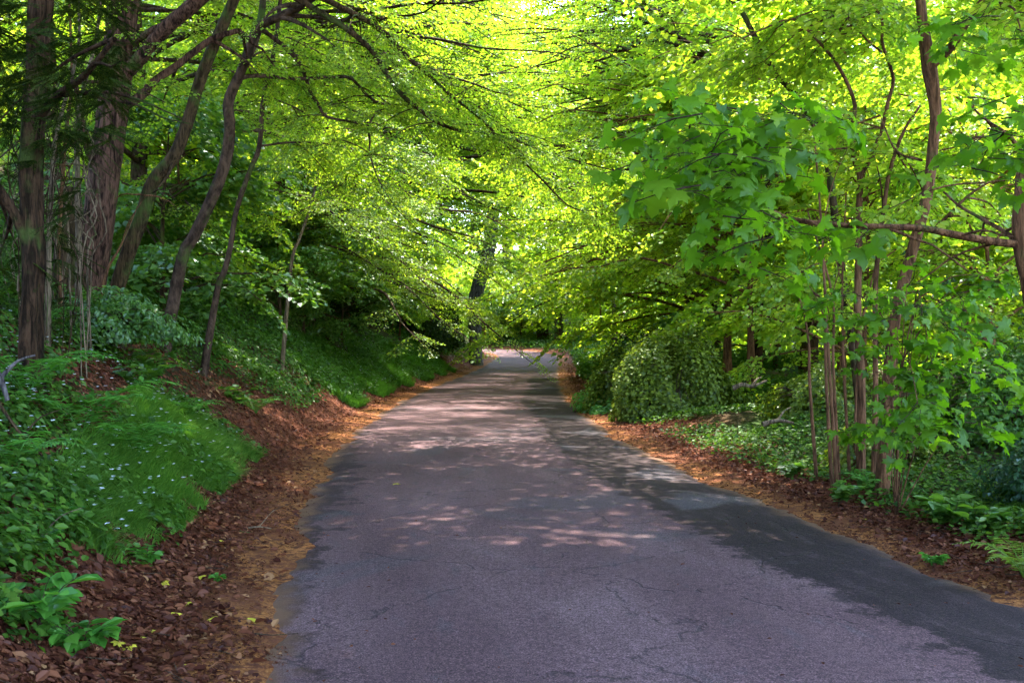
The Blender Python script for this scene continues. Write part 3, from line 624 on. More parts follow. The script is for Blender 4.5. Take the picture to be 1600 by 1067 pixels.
# ---- shared background trees ----------------------------------------------------------------
def proto(kind):
    if kind == 'beech': return auto_tree(13, .2, 1.2, 4.6, 34, 10, SP_far, 1.9, rise=.35, droop=.35), ('beech', 'twig'), 'beech_bark'
    if kind == 'beech2': return auto_tree(16, .26, 3.5, 5.0, 34, 10, SP_far, 2.0, rise=.5, droop=.45), ('beech_deep', 'twig'), 'bark_dark'
    if kind == 'lime': return auto_tree(9, .10, .5, 3.6, 30, 9, SP_hazfar, 1.5, rise=.8, droop=.55), ('lime', 'twig'), 'bark_warm'
    if kind == 'deep': return auto_tree(6, .08, .3, 3.0, 26, 9, SP_hazfar, 1.3, rise=.8, droop=.6), ('beech_deep', 'twig'), 'bark_moss'
    if kind == 'ever': return auto_tree(11, .2, .8, 2.6, 34, 10, CL_everfar, 1.0, rise=.3, droop=.3, shape='cone'), ('ever', 'twig'), 'bark_dark'
LBL = {'beech': ('beech_tree', 'tree', 'layered light green crown rising among the woodland beyond the road'), 'beech2': ('beech_tree', 'tree', 'tall deep green crown on a dark trunk in the woodland beyond'),
       'lime': ('hazel_tree', 'tree', 'yellow green sunlit hazel filling the woodland understorey'), 'deep': ('hazel_bush', 'bush', 'low mid green bush in the woodland understorey'), 'ever': ('holly_tree', 'tree', 'dark glossy evergreen standing among the pale woodland crowns')}
PR = {}
def far_tree(kind, x, y, sc, zs=1, group=None):
    nm, cat, lab = LBL[kind]; grp = lab.split(' among')[0].split(' on a')[0].split(' filling')[0].split(' in the')[0].split(' standing')[0].split(' rising')[0]+'s of the background wood'
    key = (kind, int(R.integers(0, 2)))
    if key not in PR:
        (gt, gc), m_, b_ = proto(kind); e = place_tree(nm, lab, cat, x, y, gt, gc, m_, b_, grp, R.uniform(0, 6), sc); PR[key] = e; return e
    return copy_tree(PR[key], x, y, R.uniform(0, 6.28), sc, lab, grp, zs)
placed = []
def ok(x, y, d):
    for a, b_ in placed:
        if (a-x)**2+(b_-y)**2 < d*d: return False
    placed.append((x, y)); return True
def scatter(kinds, n, xr, yr, dmin, minlat, sc=(.8, 1.25), cond=None):
    c = 0
    for k in range(n*30):
        if c >= n: break
        x = R.uniform(*xr); y = R.uniform(*yr)
        l = float(lateral([x], [y])[0])
        if abs(l)-HW < minlat or (cond and not cond(x, y, l)): continue
        if not ok(x, y, dmin): continue
        far_tree(kinds[int(R.integers(0, len(kinds)))], x, y, R.uniform(*sc)); c += 1
# left hillside
scatter(['deep', 'lime', 'deep'], 34, (-16, -4), (17, 52), 2.2, 2.6, (.42, .75), cond=lambda x, y, l: l < 0 and x > -.50*y+1.5)
scatter(['lime', 'deep', 'beech'], 34, (-40, -7), (20, 70), 3.4, 4.0, (.6, .9), cond=lambda x, y, l: l < 0 and abs(x) < y*.75+6)
scatter(['beech2', 'beech'], 16, (-36, -9), (44, 76), 4, 5, (1.25, 1.6), cond=lambda x, y, l: l < 0 and x > -.62*y)
scatter(['beech', 'beech2'], 22, (-75, -8), (60, 125), 6, 6, (1.1, 1.6), cond=lambda x, y, l: l < 0)
# right side
scatter(['lime', 'lime', 'lime', 'deep'], 24, (8, 45), (20, 60), 4.2, 5, cond=lambda x, y, l: l > 0 and x < y*.75+5)
scatter(['ever'], 8, (8, 40), (26, 60), 4.5, 4, cond=lambda x, y, l: l > 0)
scatter(['beech', 'beech2', 'lime'], 30, (4, 90), (50, 125), 6, 3.5, (1.2, 1.8), cond=lambda x, y, l: l > 0)
scatter(['beech2'], 8, (13, 36), (34, 58), 5, 6, (1.4, 1.7), cond=lambda x, y, l: l > 0)
# beyond the bend
scatter(['deep', 'lime'], 16, (-16, 14), (88, 104), 2.6, 2, (.8, 1.3))
scatter(['beech2', 'deep', 'beech'], 30, (-40, 45), (84, 150), 5.5, 3, (1.1, 1.8), cond=lambda x, y, l: l > 0)
# unseen tall trees added beside the camera for shade
for x, y in [(-17, 2), (-24, 8)]: far_tree('beech2', x, y, R.uniform(1.1, 1.4))

# ---- the big overhanging beeches (own crowns, opened to the sun) ----------------------------------
def big(name, label, x, y, h, r, c0, cR, limbs, per, sp, s, mats, bark, az, spread, lean=(0, 0), rise=.3, droop=.4, **k):
    base = np.array([x, y, gz(x, y)])
    gt, gc = auto_tree(h, r, c0, cR, limbs, per, sp, s, lean, rise, droop, az0=az, azspread=spread, clear_base=base, **k)
    return place_tree(name, label, 'tree', x, y, gt, gc, mats, bark)
BG = ['beech', 'twig']; LG = ['lime', 'twig']
big('beech_tree', 'beech with low layered sprays drooping to the left verge, pale at the tips', -6.6, 31, 13, .2, .9, 6.2, 62, 15, SP_mid, 1.0, BG, 'beech_bark', -.75, 1.1, rise=.22, droop=.42)
big('beech_tree', 'beech on the bank behind the thin curved stems, flat leafy layers', -8.6, 22, 13, .2, .8, 5.6, 60, 14, SP_mid, .95, BG, 'beech_bark', -.3, 1.6, rise=.25, droop=.34)
big('beech_tree', 'young beech on the bank between the lone sapling and the bend, low skirt of leaves', -7.6, 26.5, 9, .13, .4, 5.0, 50, 13, SP_mid, .9, BG, 'beech_bark', -.6, 1.6, rise=.2, droop=.36)
big('beech_tree', 'tall beech arching its crown across the middle of the road', -6.5, 42, 18, .3, 4.6, 9.0, 70, 15, SP_mid, 1.35, BG, 'bark_dark', -.3, 1.3, rise=.35, droop=.34)
big('beech_tree', 'high beech crown closing the top of the road tunnel', -7.5, 59, 22, .3, 6.0, 11, 64, 14, SP_far, 2.0, BG, 'bark_dark', -.1, 1.5, rise=.35, droop=.34)
big('sycamore_tree', 'sycamore reaching yellow green sprays over the right verge at the bend', 6.5, 29, 10, .14, 3.2, 6.0, 58, 12, SP_haz, 1.05, LG, 'bark_warm', 2.9, 1.5, rise=.5, droop=.36)
big('sycamore_tree', 'sycamore with bright crown standing behind the ivy mound', 6.0, 24, 10, .10, 2.2, 4.2, 50, 11, SP_haz, .95, LG, 'bark_warm', 2.4, 2.6, rise=.6, droop=.42)
big('sycamore_tree', 'pale green tree overhanging the far right verge', 8.5, 40, 15, .2, 1.8, 8.0, 62, 12, SP_haz, 1.6, LG, 'bark_warm', 3.1, 1.3, rise=.45, droop=.38)
big('beech_tree', 'large right hand beech meeting the left crowns above the road', 10, 52, 22, .3, 3.0, 11, 64, 14, SP_far, 2.0, BG, 'bark_dark', 3.1, 1.4, rise=.4, droop=.34)
big('lime_tree', 'tall lime tree behind the sycamores, crown filling the top centre', 10.5, 34, 21, .28, 4.5, 9.5, 90, 15, SP_hazfar, 1.6, LG, 'bark_dark', 2.9, 1.6, rise=.45, droop=.34)
big('beech_tree', 'tallest beech of the left bank, crown high over the road', -11, 34, 21, .32, 5.5, 10, 76, 15, SP_far, 1.7, BG, 'bark_dark', -.2, 1.2, rise=.4, droop=.34)
CLEAR_P[0] = .72  # the nearest trees of this list are unseen, added to shade the foreground
for x, y, h_, az, c0, sp_, s_, nl, pr, lab in [
    (-9, 6, 13, .1, 5.5, SP_far, 1.5, 70, 14, 'unseen bank tree added beside the camera to shade the near road'), (-9, 13, 14, .0, 6.0, SP_far, 1.5, 70, 14, 'unseen bank tree added to shade the road by the grass drift'),
    (-9.5, 20, 14.5, .0, 6.2, SP_mid, 1.2, 80, 16, 'tall slim beech behind the leaning mossy trunk, crown added over the road for shade'), (9, 4, 15, 2.9, 8.0, SP_far, 1.5, 70, 14, 'unseen tree added right of the camera to shade the near road'),
    (9.8, 11, 16, 2.9, 9, SP_far, 1.5, 70, 14, 'unseen tree added beyond the right edge trunk to shade the road'), (-7.5, 1, 12, .3, 5.5, SP_far, 1.5, 60, 14, 'unseen bank tree added close to the camera for shade'), (9, -3, 14, 2.6, 7, SP_far, 1.5, 60, 14, 'unseen roadside tree added behind the camera on the right for shade'),
    (-7.5, 64, 25, 0, 7, SP_far, 2.2, 70, 14, 'very tall beech at the bend, its crown closing the sky above the far road'), (7.5, 70, 26, 3.1, 7, SP_far, 2.2, 70, 14, 'very tall tree on the right of the bend behind the pale crowns'),
    (7.6, 30, 18, 3.0, 9, SP_mid, 1.4, 60, 16, 'high slim beech on the right, its thin crown meeting the left crowns overhead'),
    (-7.0, 29, 17.5, .1, 6.5, SP_mid, 1.3, 80, 16, 'high slender beech on the bank, crown filling the gap above the road'), (8.0, 38, 19, 3.0, 8, SP_mid, 1.5, 70, 16, 'high right hand beech leaning its crown to the centre of the road'), (-6.5, 48, 21, 0, 8, SP_mid, 1.7, 70, 16, 'lofty beech near the bend with crown across the sky gap')]:
    CLEAR_P[0] = .45 if 28 < y < 50 else (.5 if y < 19 else .72)
    big('beech_tree', lab, x, y, h_, .17, c0, 12.0 if abs(x) > 8.5 or y < 5 else 8.8, int(nl*1.25), pr+4, sp_, s_, BG, 'bark_dark', az, 1.1, rise=.26, droop=.16)
CLEAR_P[0] = .88
for k, (x, y, lab) in enumerate([(8.8, 17.5, 'leafy hazel directly behind the clump of rods'), (6.8, 18.6, 'slanting thin stemmed hazel right of the ivy mound'), (12, 21, 'wide bright hazel in the clearing behind the thick trunk'), (14.5, 27, 'sunlit hazel far behind the thick trunk'), (9.8, 13.5, 'hazel with pale leaves low behind the right edge bough')]):
    big('hazel_tree', lab, x, y, 6.5+.4*k, .06, .6, 2.8, 34, 8, SP_haz, .8, LG, 'bark_warm', 2, pi, rise=.7, droop=.5)

# ---- ivy-clad trunk by the bend, and far trunks -----------------------------------------------------
def farcrown(gc, P):
    for k in range(60):
        i = R.uniform(.1, .9); p = P[int(i*(len(P)-1))]+R.normal(0, .5, 3); p[2] = max(p[2], P[0, 2]+.3)
        stamp(gc, CL_ivy[k % 3], [p], R.normal(0, 1, (1, 3)), np.array([[0, 0, 1.]]), R.uniform(.8, 1.3), np.array([R.uniform(0, .2)]))
traced('ash_tree', 'grey old trunk at the bend, bare in the middle and leafy above', 'tree', [(744, 556), (742, 520), (741, 485), (748, 445), (760, 405), (770, 350), (778, 290), (785, 200)], 58, [.6, .44, .40, .38, .36, .36, .34, .3, .3], 'bark_grey',
       branches=[([(752, 400), (738, 365), (745, 330), (768, 300)], (58, 57), (.14, .08), {'tw': 3}), ([(735, 390), (752, 360), (766, 330)], (57, 56), (.10, .06), {'tw': 2})], sides=16, rough=.12)
for x0, x1, d, r, lab in [(788, 792, 96, .55, 'dark ivy covered trunk straight beyond the bend'), (815, 818, 104, .4, 'thinner trunk right of the ivy covered one beyond the bend'), (848, 858, 90, .45, 'dark trunk at the right side of the far bend'), (872, 866, 84, .3, 'slim dark trunk beside the road where it turns'), (762, 770, 92, .3, 'slim shaded trunk left of the far gap')]:
    b0 = W(x0, 533, d); x = b0[0]; z = gz(x, d); P = np.array([[x, d, z-.3], [x+.1, d, z+2], [x+(x1-x0)*.03, d, z+5], [x+(x1-x0)*.05, d+.3, z+9], [x, d, z+13]])
    e = empty('ivy_clad_tree', (x, d, z), lab, 'tree'); g = G(); tube(g, P, [r*1.3, r, r*.85, r*.7, r*.5], 12, .4, 0, .1); obj('trunk', local(g, (x, d, z)), ['bark_dark'], e)
    gc = G(); n = 500; zz = R.uniform(0, 8, n); a = R.uniform(0, 2*pi, n); rr = r*R.uniform(.95, 1.35, n)
    Q = np.stack([rr*np.cos(a), rr*np.sin(a), zz], 1); put_leaves(gc, 'iv', np.repeat(Q, 4, 0)+R.normal(0, .1, (4*n, 3)), R.normal(0, 1, (4*n, 3)), R.uniform(.1, .18, 4*n), .8); obj('crown', gc, ['ivy'], e)

# ---- ivy mound and low bushes --------------------------------------------------------------------
def leaf_mound(name, label, cat, x, y, rx, ry, rz_, n, mats, size, kind='iv', core=True, lump=.18, stems=60):
    z0 = gz(x, y); e = empty(name, (x, y, z0), label, cat); ph = R.uniform(0, 6, 6)
    th = R.uniform(0, 2*pi, n); cz = R.uniform(-.15, 1, n)**1; s = np.sqrt(np.clip(1-cz**2, 0, 1))
    D = np.stack([s*np.cos(th), s*np.sin(th), cz], 1)
    f = 1+lump*(np.sin(3*th+ph[0]+2*cz)+.7*np.sin(5*th+ph[1]-3*cz)+.6*np.sin(9*th+6*cz+ph[2])*s)
    f = f*R.uniform(.62, 1.06, n)**.5; P = D*f[:, None]*np.array([rx, ry, rz_])
    gm = G(); up = D+np.array([0, 0, .5]); X = np.cross(up, R.normal(0, 1, (n, 3))) + np.array([0, 0, -.4])
    put_leaves(gm, kind, P, X, size*R.uniform(.6, 1.3, n), .5, 0, up); obj('leaves', gm, mats, e)
    g2 = G()
    for k in range(stems):
        a = R.uniform(0, 2*pi); q0 = np.array([rx*.5*cos(a)*R.random(), ry*.5*sin(a)*R.random(), -.1]); q1 = np.array([rx*.9*cos(a), ry*.9*sin(a), rz_*R.uniform(.1, .7)]); tube(g2, [q0, (q0+q1)/2+(0, 0, rz_*.35), q1], [.012, .009, .004], 5, .2, 0, .1)
    obj('stems', g2, ['twig'], e)
    return e
leaf_mound('ivy_mound', 'rounded head-high mound of dark olive ivy on the right verge', 'bush', 3.25, 19.6, 1.2, 1.1, 1.5, 30000, ['mound'], .075)
leaf_mound('ivy_mound', 'smaller paler ivy lump joined to the left of the big mound', 'bush', 2.6, 21.8, .8, .8, 1.3, 14000, ['mound'], .07)
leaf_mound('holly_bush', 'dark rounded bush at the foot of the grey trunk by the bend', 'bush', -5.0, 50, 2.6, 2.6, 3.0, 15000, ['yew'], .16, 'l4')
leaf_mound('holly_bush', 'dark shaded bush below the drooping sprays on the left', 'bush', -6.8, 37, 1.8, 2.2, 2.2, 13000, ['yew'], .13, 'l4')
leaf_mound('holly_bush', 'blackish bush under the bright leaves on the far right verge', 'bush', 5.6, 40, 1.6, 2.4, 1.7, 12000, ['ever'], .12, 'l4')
leaf_mound('bramble_bush', 'shadowed brown green thicket at the foot of the rods', 'bush', 4.3, 11.3, .55, .6, .55, 6000, ['mound'], .05)
leaf_mound('bramble_bush', 'low dark thicket right of the ivy mound', 'bush', 5.1, 15.5, .9, .9, .75, 9000, ['mound'], .06)
leaf_mound('bramble_bush', 'broad ivy thicket behind the large lobed leaves at right', 'bush', 6.6, 11.6, 1.7, 1.0, 1.0, 16000, ['weeds'], .06)
leaf_mound('bramble_bush', 'ivy covered bank bush at the right edge of the view', 'bush', 5.6, 9.0, .9, .8, .7, 12000, ['ever'], .05)
leaf_mound('bramble_bush', 'dark scrub under the thickest trunk on the left bank', 'bush', -5.2, 11.5, 1.2, .8, .5, 9000, ['beech_deep'], .06, 'l6')
leaf_mound('weed_clump', 'bright leafy weeds on the verge left of the ivy mound', 'weeds', 2.35, 22.5, .8, 1.6, .55, 9000, ['fern'], .07, 'l6', stems=10)

# ---- ground cover --------------------------------------------------------------------------------
def ground_pts(n, side, o0, o1, y0, y1, power=1.6):
    """random points by distance from the road's edge; denser near the camera"""
    u = R.random(n); s = (y0**(1-power)+(y1**(1-power)-y0**(1-power))*u)**(1/(1-power))
    S_ = s+np.interp(0, cp[:, 1], cs); 
    o = R.uniform(o0, o1, n); l = side*(HW+o)
    x = np.interp(S_, cs, cp[:, 0])+np.interp(S_, cs, cn[:, 0])*l; y = np.interp(S_, cs, cp[:, 1])+np.interp(S_, cs, cn[:, 1])*l
    return x, y, o
def blotch(x, y, f, seed, thr):
    r_ = np.random.default_rng(seed); v = 0
    for k in range(5):
        a = r_.uniform(0, 2*pi); q = f*1.6**k; v = v+np.sin((x*cos(a)+y*sin(a))*q+r_.uniform(0, 6)+1.3*np.sin((x*sin(a)-y*cos(a))*q*.7))*.75**k
    return v > thr
def lay(g, kind, x, y, size, tilt, dz, m=0, r=None, D=None):
    z = hz(x, y)+dz; P = np.stack([x, y, z], 1); n = len(x)
    a = R.uniform(0, 2*pi, n); D = np.stack([np.cos(a), np.sin(a), R.normal(.1, .25, n)], 1) if D is None else D
    e = .15; gx = (hz(x+e, y, fine=False)-hz(x-e, y, fine=False))/(2*e); gy = (hz(x, y+e, fine=False)-hz(x, y-e, fine=False))/(2*e)
    up = np.stack([-gx, -gy, np.ones(n)], 1); put_leaves(g, kind, P, D+np.stack([0*gx, 0*gx, gx*D[:, 0]+gy*D[:, 1]], 1), size, tilt, m, up, r)
# dead leaves
g = G()
for side, o1, n in ((-1, 2.4, 90000), (1, 1.7, 70000)):
    x, y, o = ground_pts(n, side, -.03, o1, 2.6, 62); 
    k = (R.random(n) < np.clip((o-.12)/.5, .10, 1)*np.clip((2.6-o)/1.0, .12, 1)*np.where(side < 0, np.where(y < 7, 1, 1), 1)); x, y = x[k], y[k]
    lay(g, 'l6', x, y, np.clip(R.lognormal(-3.35, .42, len(x)), .012, .09), .45, R.uniform(.004, .03, len(x)), 0, np.clip(R.normal(.45, .28, len(x)), 0, 1))
for side in (-1, 1):
    x, y, o = ground_pts(26000, side, -.12, .75, 2.6, 40); k = blotch(x, y, 3, 60+side, -.3); x, y = x[k], y[k]; lay(g, 'l4', x, y, R.uniform(.010, .03, len(x)), .5, .006, 0, np.clip(R.normal(.4, .3, len(x)), 0, 1))
x, y, o = ground_pts(16000, -1, 1.2, 4.2, 9, 22); k = blotch(x, y, 1.1, 5, -.6); x, y = x[k], y[k]; lay(g, 'l6', x, y, R.uniform(.04, .08, len(x)), .4, .01, 0, np.clip(R.normal(.5, .2, len(x)), 0, 1))
x, y, o = ground_pts(1500, 1, -4.4, 0, 3, 40); k = R.random(len(x)) < np.clip(.12+.9*np.exp(-(o+4.4)*3)+.9*np.exp(o*3), 0, 1)*.6; x, y = x[k], y[k]
n = len(x); a_ = R.uniform(0, 6.28, n); put_leaves(g, 'l6', np.stack([x, y, zroad(y)+.018], 1), np.stack([np.cos(a_), np.sin(a_), 0*a_], 1), R.uniform(.012, .035, n), .2)
for side, o0 in ((-1, 2.6), (1, 1.6)):
    x, y, o = ground_pts(220, side, .1, o0, 2.8, 24)
    for i in range(len(x)):
        az_ = R.uniform(0, 6.28); L_ = R.uniform(.06, .3); z_ = hz([x[i], x[i]+L_*cos(az_)*.5, x[i]+L_*cos(az_)], [y[i], y[i]+L_*sin(az_)*.5, y[i]+L_*sin(az_)])+.02
        tube(g, np.array([[x[i]+L_*cos(az_)*f, y[i]+L_*sin(az_)*f, z_[j]+.01*j] for j, f in enumerate((0, .5, 1))]), [.004, .003, .002], 4, .2, 1, 0)
tag(obj('leaf_litter', g, ['litter', 'twig']), kind='stuff')
# ivy carpet
g = G()
for side, o0, o1, n, y0, y1, sd, th in ((1, .65, 5.5, 130000, 3, 34, 3, -.9), (-1, .9, 3.2, 34000, 2.6, 8.5, 4, -.5), (-1, 2.2, 8, 40000, 6, 26, 8, -.3), (1, 4, 14, 30000, 8, 40, 9, -.6)):
    x, y, o = ground_pts(n, side, o0, o1, y0, y1); k = blotch(x, y, 1.3, sd, th) & (R.random(n) < np.clip((o-.6)/.7, .08, 1)); x, y = x[k], y[k]
    lay(g, 'iv', x, y, R.uniform(.03, .07, len(x))*(1+np.clip(y-12, 0, 40)*.03), .4, R.uniform(.02, .13, len(x)), 0)
x, y, o = ground_pts(26000, -1, 1.0, 3.6, 2.6, 7.5); k = R.random(len(x)) < np.clip((o-1.0)/.8, .05, 1)*.8; x, y = x[k], y[k]; lay(g, 'iv', x, y, R.uniform(.025, .06, len(x)), .4, R.uniform(.02, .12, len(x)), 0)
tag(obj('ivy_ground_cover', g, ['ivy']), kind='stuff')
# leafy weeds on the left bank
g = G()
for n, o0, o1, y0, y1, sd, th, s0 in ((24000, 1.1, 3.4, 2.6, 8, 21, 0., .05), (42000, 2.2, 8, 7.5, 32, 22, .1, .06), (30000, 1.0, 4, 12, 26, 23, -.3, .06), (60000, 1.6, 9, 14, 50, 24, -.1, .08)):
    x, y, o = ground_pts(n, -1, o0, o1, y0, y1); k = blotch(x, y, 1.7, sd, th) & (((x+4.3)/1.2)**2+((y-14)/3.2)**2+.3*np.sin(x*6)*np.sin(y*4) > R.uniform(.6, 1.3, n)); x, y = x[k], y[k]
    lay(g, 'l6', x, y, R.uniform(s0*.7, s0*1.6, len(x)), .35, R.uniform(.05, .28, len(x)), 0)
x, y, o = ground_pts(26000, 1, 1.6, 7, 7, 40); k = blotch(x, y, 1.4, 31, .5); x, y = x[k], y[k]; lay(g, 'l6', x, y, R.uniform(.04, .09, len(x)), .35, R.uniform(.05, .35, len(x)), 0)
x, y, o = ground_pts(50000, 1, .9, 14, 36, 98, 1.1); lay(g, 'l6', x, y, R.uniform(.1, .22, len(x)), .4, R.uniform(.05, .6, len(x)), 0)
x, y, o = ground_pts(20000, -1, 1.5, 12, 45, 98, 1.1); lay(g, 'l6', x, y, R.uniform(.1, .22, len(x)), .4, R.uniform(.05, .5, len(x)), 0)
x, y, o = ground_pts(9000, -1, .7, 3.2, 6.2, 13, 1.1); k = blotch(x, y, 2.2, 77, .4); x, y = x[k], y[k]; lay(g, 'l6', x, y, R.uniform(.04, .09, len(x)), .35, R.uniform(.05, .2, len(x)), 0)
x, y, o = ground_pts(12000, -1, .7, 3.0, 22, 48, 1.1); k = blotch(x, y, 1.9, 78, .1); x, y = x[k], y[k]; lay(g, 'l6', x, y, R.uniform(.06, .14, len(x)), .35, R.uniform(.08, .3, len(x)), 0)
x, y, o = ground_pts(5000, -1, 1.0, 3.4, 2.6, 6.5); k = blotch(x, y, 2.5, 79, -.1); x, y = x[k], y[k]; lay(g, 'l6', x, y, R.uniform(.04, .08, len(x)), .35, R.uniform(.05, .15, len(x)), 0)
tag(obj('woodland_weeds', g, ['weeds']), kind='stuff')
# grass drifts
def blades(g, x, y, L, lean_az, m=0):
    n = len(x); z = hz(x, y)-.01; az = lean_az+R.normal(0, .7, n); l = L*R.uniform(.55, 1.25, n); w_ = R.uniform(.003, .007, n)*(1+np.clip(y-10, 0, 40)*.06)
    dx, dy = np.cos(az), np.sin(az); k = R.uniform(.35, 1.0, n); V = []
    for f, ww in ((0, 1), (.4, .9), (.75, .6), (1, .05)):
        px_ = x+dx*l*k*f**1.8; py_ = y+dy*l*k*f**1.8; pz = z+l*(f-.42*k*f*f)*.75
        V.append(np.stack([px_-dy*w_*ww, py_+dx*w_*ww, pz], 1)); V.append(np.stack([px_+dy*w_*ww, py_-dx*w_*ww, pz], 1))
    V = np.stack(V, 1); b = np.arange(n)[:, None]*8; L_ = np.concatenate([b+np.array([[0, 1, 3, 2]]), b+np.array([[2, 3, 5, 4]]), b+np.array([[4, 5, 7, 6]])], 1)
    g.add(V, L_, np.full(3*n, 4), m, np.repeat(R.uniform(0, 1, n)*.6+.4*R.random(), 3), True)
g = G(); n = 190000
x, y, o = ground_pts(n, -1, .75, 2.9, 6.6, 12.5, 1.2)
xx = (x/y)*H+800; yy = 533-(hz(x, y)+.1-CAM_H)/y*H
el_ = ((xx-300)/165)**2+((yy-705)/112)**2 - ((xx-300)*(yy-705))/(165*112)*(-.9); k = (o > .75+.35*np.sin(y*2.3)*np.sin(y*5.1+1)+.25*R.random(len(x))) & (R.random(len(x)) > .25+.3*np.sin(x*3.1+y)*np.sin(y*4.3)) & (el_ + R.normal(0, .25, len(x)) + .3*np.sin(x*5+y*3)+.15*np.sin(x*13-y*7) < 1.05); x, y = x[k], y[k]
blades(g, x, y, .22, -.5+.8*np.sin(x*2+y*1.3))
x, y, o = ground_pts(50000, -1, .55, 3.0, 22, 48, 1.05); k = (o+.35*np.sin(y*1.2)+.2*np.sin(y*3.1) > .75) & (o < 2.6+.4*np.sin(y)); x, y = x[k], y[k]; blades(g, x, y, .34, -.5+.8*np.sin(x+y))
tag(obj('grass', g, ['grass']), kind='stuff')
# white flowers in the grass: many tiny heads
g = G()
for n, o0, o1, y0, y1, s in ((420, .9, 2.9, 6.6, 12.5, .02), (900, .8, 2.6, 22, 46, .03), (120, 1.5, 5, 8, 20, .02)):
    x, y, o = ground_pts(n, -1, o0, o1, y0, y1, 1.1); z = hz(x, y)+R.uniform(.14, .24, n)
    for q in range(5):
        a = q*2*pi/5+R.uniform(0, 1, n); put_leaves(g, 'iv', np.stack([x, y, z], 1), np.stack([np.cos(a), np.sin(a), .2+0*a], 1), np.full(n, s), .15)
tag(obj('white_flowers', g, ['petal']), kind='stuff')
# ferns
def fern_mesh(nf, L, pin=26):
    g = G()
    for k in range(nf):
        az = 2*pi*k/nf+R.uniform(-.3, .3); l = L*R.uniform(.8, 1.15); t = np.linspace(0, 1, 9); out = l*.85*t**1.2; up = l*(1.0*t-.68*t**2.2)+.05
        P = np.stack([out*cos(az), out*sin(az), up], 1); tube(g, P, np.linspace(.005, .0015, 9), 4, .5, 0, 0, r=.3)
        s = np.linspace(.12, .99, pin); Q = np.stack([np.interp(s, t, P[:, j]) for j in range(3)], 1); T = np.gradient(P, axis=0); D = np.stack([np.interp(s, t, T[:, j]) for j in range(3)], 1); D /= np.linalg.norm(D, axis=1, keepdims=True)
        side = np.array([-sin(az), cos(az), 0]); pl = l*.24*np.sin(np.pi*np.clip(s, 0, 1)**.75)**.8*(1.02-s*.35)+.01
        for sg in (1, -1):
            d = side*sg+D*.35; d /= np.linalg.norm(d, axis=1, keepdims=True)
            put_leaves(g, 'pin', Q, d+np.array([0, 0, -.12]), pl, .12, 0, None, np.clip(R.normal(.5, .15, len(s))+.3*R.random()-.15, 0, 1))
    return g
FM = None
for i, (px_, py_, d, L, lab, mt) in enumerate([(128, 690, 7.8, 1.0, 'largest fern spreading flat fronds beside the grass drift', 'fern'), (212, 700, 8.2, .8, 'fern with long fronds reaching right into the grass', 'fern'), (40, 640, 7.6, .85, 'fern at the foot of the shaggy dark trunk', 'fern'), (60, 520, 10, .6, 'fern beneath the slender stems on the left bank', 'fern'),
        (290, 590, 11, .6, 'fern above the grass drift on the bank', 'fern'), (20, 800, 6.0, .55, 'shaded fern low at the left edge', 'fern'), (1362, 745, 9.6, .4, 'small fern at the foot of the clump of rods', 'fern'), (1600, 850, 6.3, .5, 'yellowish fern at the right edge beside the road', 'fernlit'), (240, 560, 12, .6, 'fern on the bank below the leaning mossy trunk', 'fern'), (400, 545, 15, .6, 'fern on the open bank right of the stems', 'fern')]):
    x = (px_-800)/H*d; y = d; b_ = np.array([x, y, gz(x, y)]); tag(obj('fern', fern_mesh(7, L, 24), [mt], None, b_), lab, 'fern', 'ferns on the verges')
# broad-leaved plants
def plant_mesh(nst, L, leafL, kind='l6'):
    g = G()
    for k in range(nst):
        az = R.uniform(0, 2*pi); l = L*R.uniform(.6, 1.1); t = np.linspace(0, 1, 5); P = np.stack([l*.55*t**1.3*cos(az), l*.55*t**1.3*sin(az), l*(t*.85-.25*t**3)], 1); tube(g, P, np.linspace(.004, .002, 5), 4, .3, 1, 0)
        for s in np.linspace(.35, 1, 5):
            q = np.array([np.interp(s, t, P[:, j]) for j in range(3)])
            for sg in (1, -1):
                a = az+sg*R.uniform(.5, 1.3); put_leaves(g, kind, [q], np.array([[cos(a), sin(a), R.uniform(-.2, .3)]]), leafL*R.uniform(.7, 1.2), .25)
    return g
pl = [(60, 1040, 4.35, .30, .12, 'l6', 'lush broad leaved plant in the bottom left corner'), (130, 1050, 4.4, .24, .10, 'l6', 'smaller broad leaved plant beside the bottom left corner plant'), (215, 545, 10.5, .5, .11, 'rd', 'bramble spray on the bank right of the trunk foot'), (250, 500, 12.5, .6, .12, 'rd', 'young sycamore seedling on the upper bank'),
      (105, 640, 8.2, .3, .08, 'rd', 'leafy seedling between the ferns'), (1310, 720, 9.2, .35, .09, 'rd', 'pale seedling at the verge by the rods'), (1490, 740, 8.0, .35, .12, 'rd', 'broad leaved seedling at the foot of the large lobed leaves'), (1530, 745, 7.8, .35, .12, 'rd', 'drooping seedling near the right edge'),
      (230, 860, 6.2, .16, .07, 'l6', 'small weed in the leaf litter below the grass drift'), (90, 880, 5.8, .22, .075, 'l6', 'low green weed at the left among ivy'), (55, 920, 5.3, .18, .07, 'l6', 'short weed on red litter at the left'), (380, 560, 15, .5, .11, 'rd', 'seedling on the bank above the grassy patch'),
      (1460, 880, 6.9, .14, .06, 'l6', 'small weed in the litter on the right verge'), (340, 905, 6.3, .06, .04, 'l6', 'tiny weed tuft on the sandy left verge'), (480, 520, 20, .5, .12, 'rd', 'leafy shoot on the bank beside the far grass'), (1230, 670, 11, .3, .08, 'rd', 'shoot in the ivy left of the rods')]
for px_, py_, d, L, ll, kd, lab in pl:
    x = (px_-800)/H*d; y = d; b_ = np.array([x, y, gz(x, y)]); e = empty('seedling', b_, lab, 'plant', 'small plants on the verges'); g = plant_mesh(9, L, ll, kd); obj('leaves', g, ['fern' if kd != 'rd' else 'beech_deep', 'twig'], e)
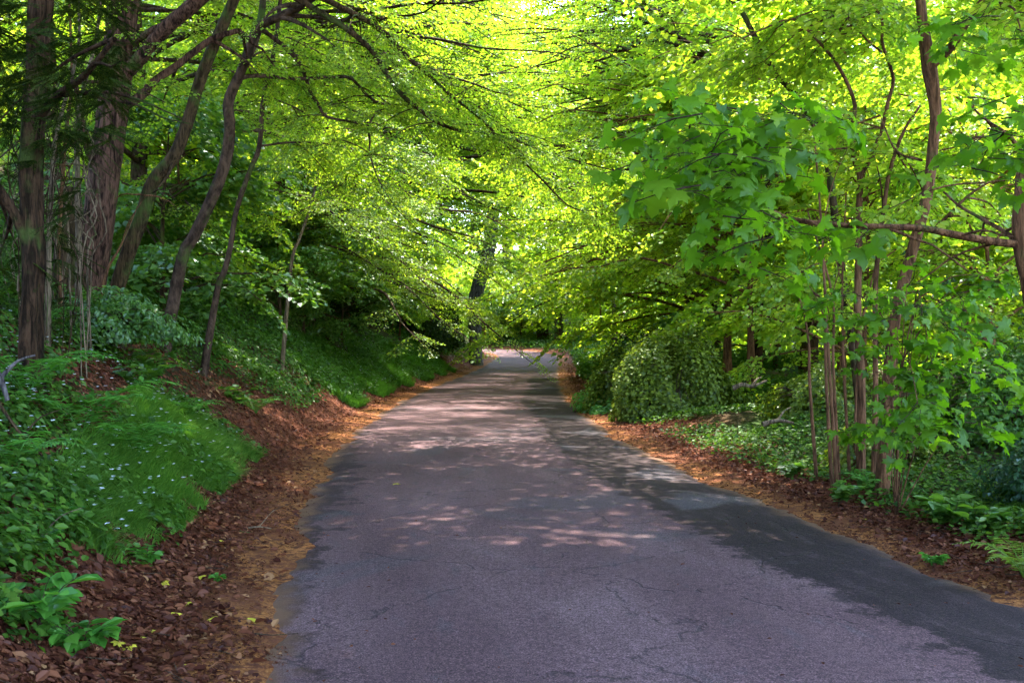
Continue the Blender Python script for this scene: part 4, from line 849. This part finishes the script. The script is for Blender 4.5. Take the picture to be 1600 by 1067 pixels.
# fallen yellow leaves
fl = [(262, 914), (344, 848), (272, 964), (240, 988), (116, 912), (170, 758), (10, 968), (200, 1014), (316, 905), (300, 945), (290, 1045), (395, 970), (178, 1010), (225, 1000), (330, 970), (1345, 812), (1310, 850)]
for i, (px_, py_) in enumerate(fl):
    d = 5.6
    for _ in range(25): x = (px_-800)/H*d; zz = gz(x, d); d = max(3, H*(CAM_H-zz)/max(py_-533, 5))
    g = G(); v, l, k = LEAVES['lb']; a = R.uniform(0, 6); stamp(g, (v, np.array(l), np.array(k), np.zeros(len(k), int), np.zeros(len(k)), np.zeros(len(k), bool)), [(0, 0, .02)], np.array([[cos(a), sin(a), 0]]), np.array([[R.normal(0, .2), R.normal(0, .2), 1]]), R.uniform(.045, .075), np.array([R.random()]))
    tag(obj('fallen_leaf', g, ['yellow'], None, (x, d, zz)), 'yellow maple leaf lying on the brown verge litter', 'leaf', 'yellow leaves fallen on the verges')
# dead sticks
def stick(label, pts, d, r, bark, lift=.06, name='fallen_branch'):
    P = chain(pts, d); 
    for p in P: p[2] = max(p[2], gz(p[0], p[1])+r)
    b_ = P[0].copy(); b_[2] = gz(b_[0], b_[1]); e = empty(name, b_, label, 'branch'); g = G(); tube(g, P, np.linspace(r, r*.4, len(P)), 8, .06, 0, .1, cap=True); obj('stem', local(g, b_), [bark], e)
    g = G(); m_ = P[len(P)//2]; tube(g, [m_, m_+(.1, .05, .12), m_+(.2, .1, .16)], [r*.5, r*.35, r*.2], 6, .06, 0, .1); obj('side_twig', local(g, b_), [bark], e)
stick('pale dead branch lying right of the ivy mound', [(1145, 606), (1160, 600), (1175, 603), (1198, 594)], 17, .05, 'bark_pale')
stick('short dead branch low beside the rods', [(1192, 662), (1215, 656), (1240, 660)], 12.5, .035, 'bark_pale')
stick('grey stick sloping down the bank at the left edge', [(-20, 600), (5, 640), (35, 680), (66, 712)], 6.3, .014, 'bark_moss')
stick('knobbly pale limb at the left edge by the dark trunk', [(-25, 560), (0, 590), (12, 625)], 6.8, .035, 'bark_grey')
stick('bleached twig on the ivy at the lower left', [(-20, 872), (20, 852), (60, 842), (75, 832)], 5.4, .010, 'bark_pale')
stick('thin straw coloured twig on the sandy left verge', [(388, 824), (405, 822), (424, 825)], 7.9, .008, 'bark_pale')
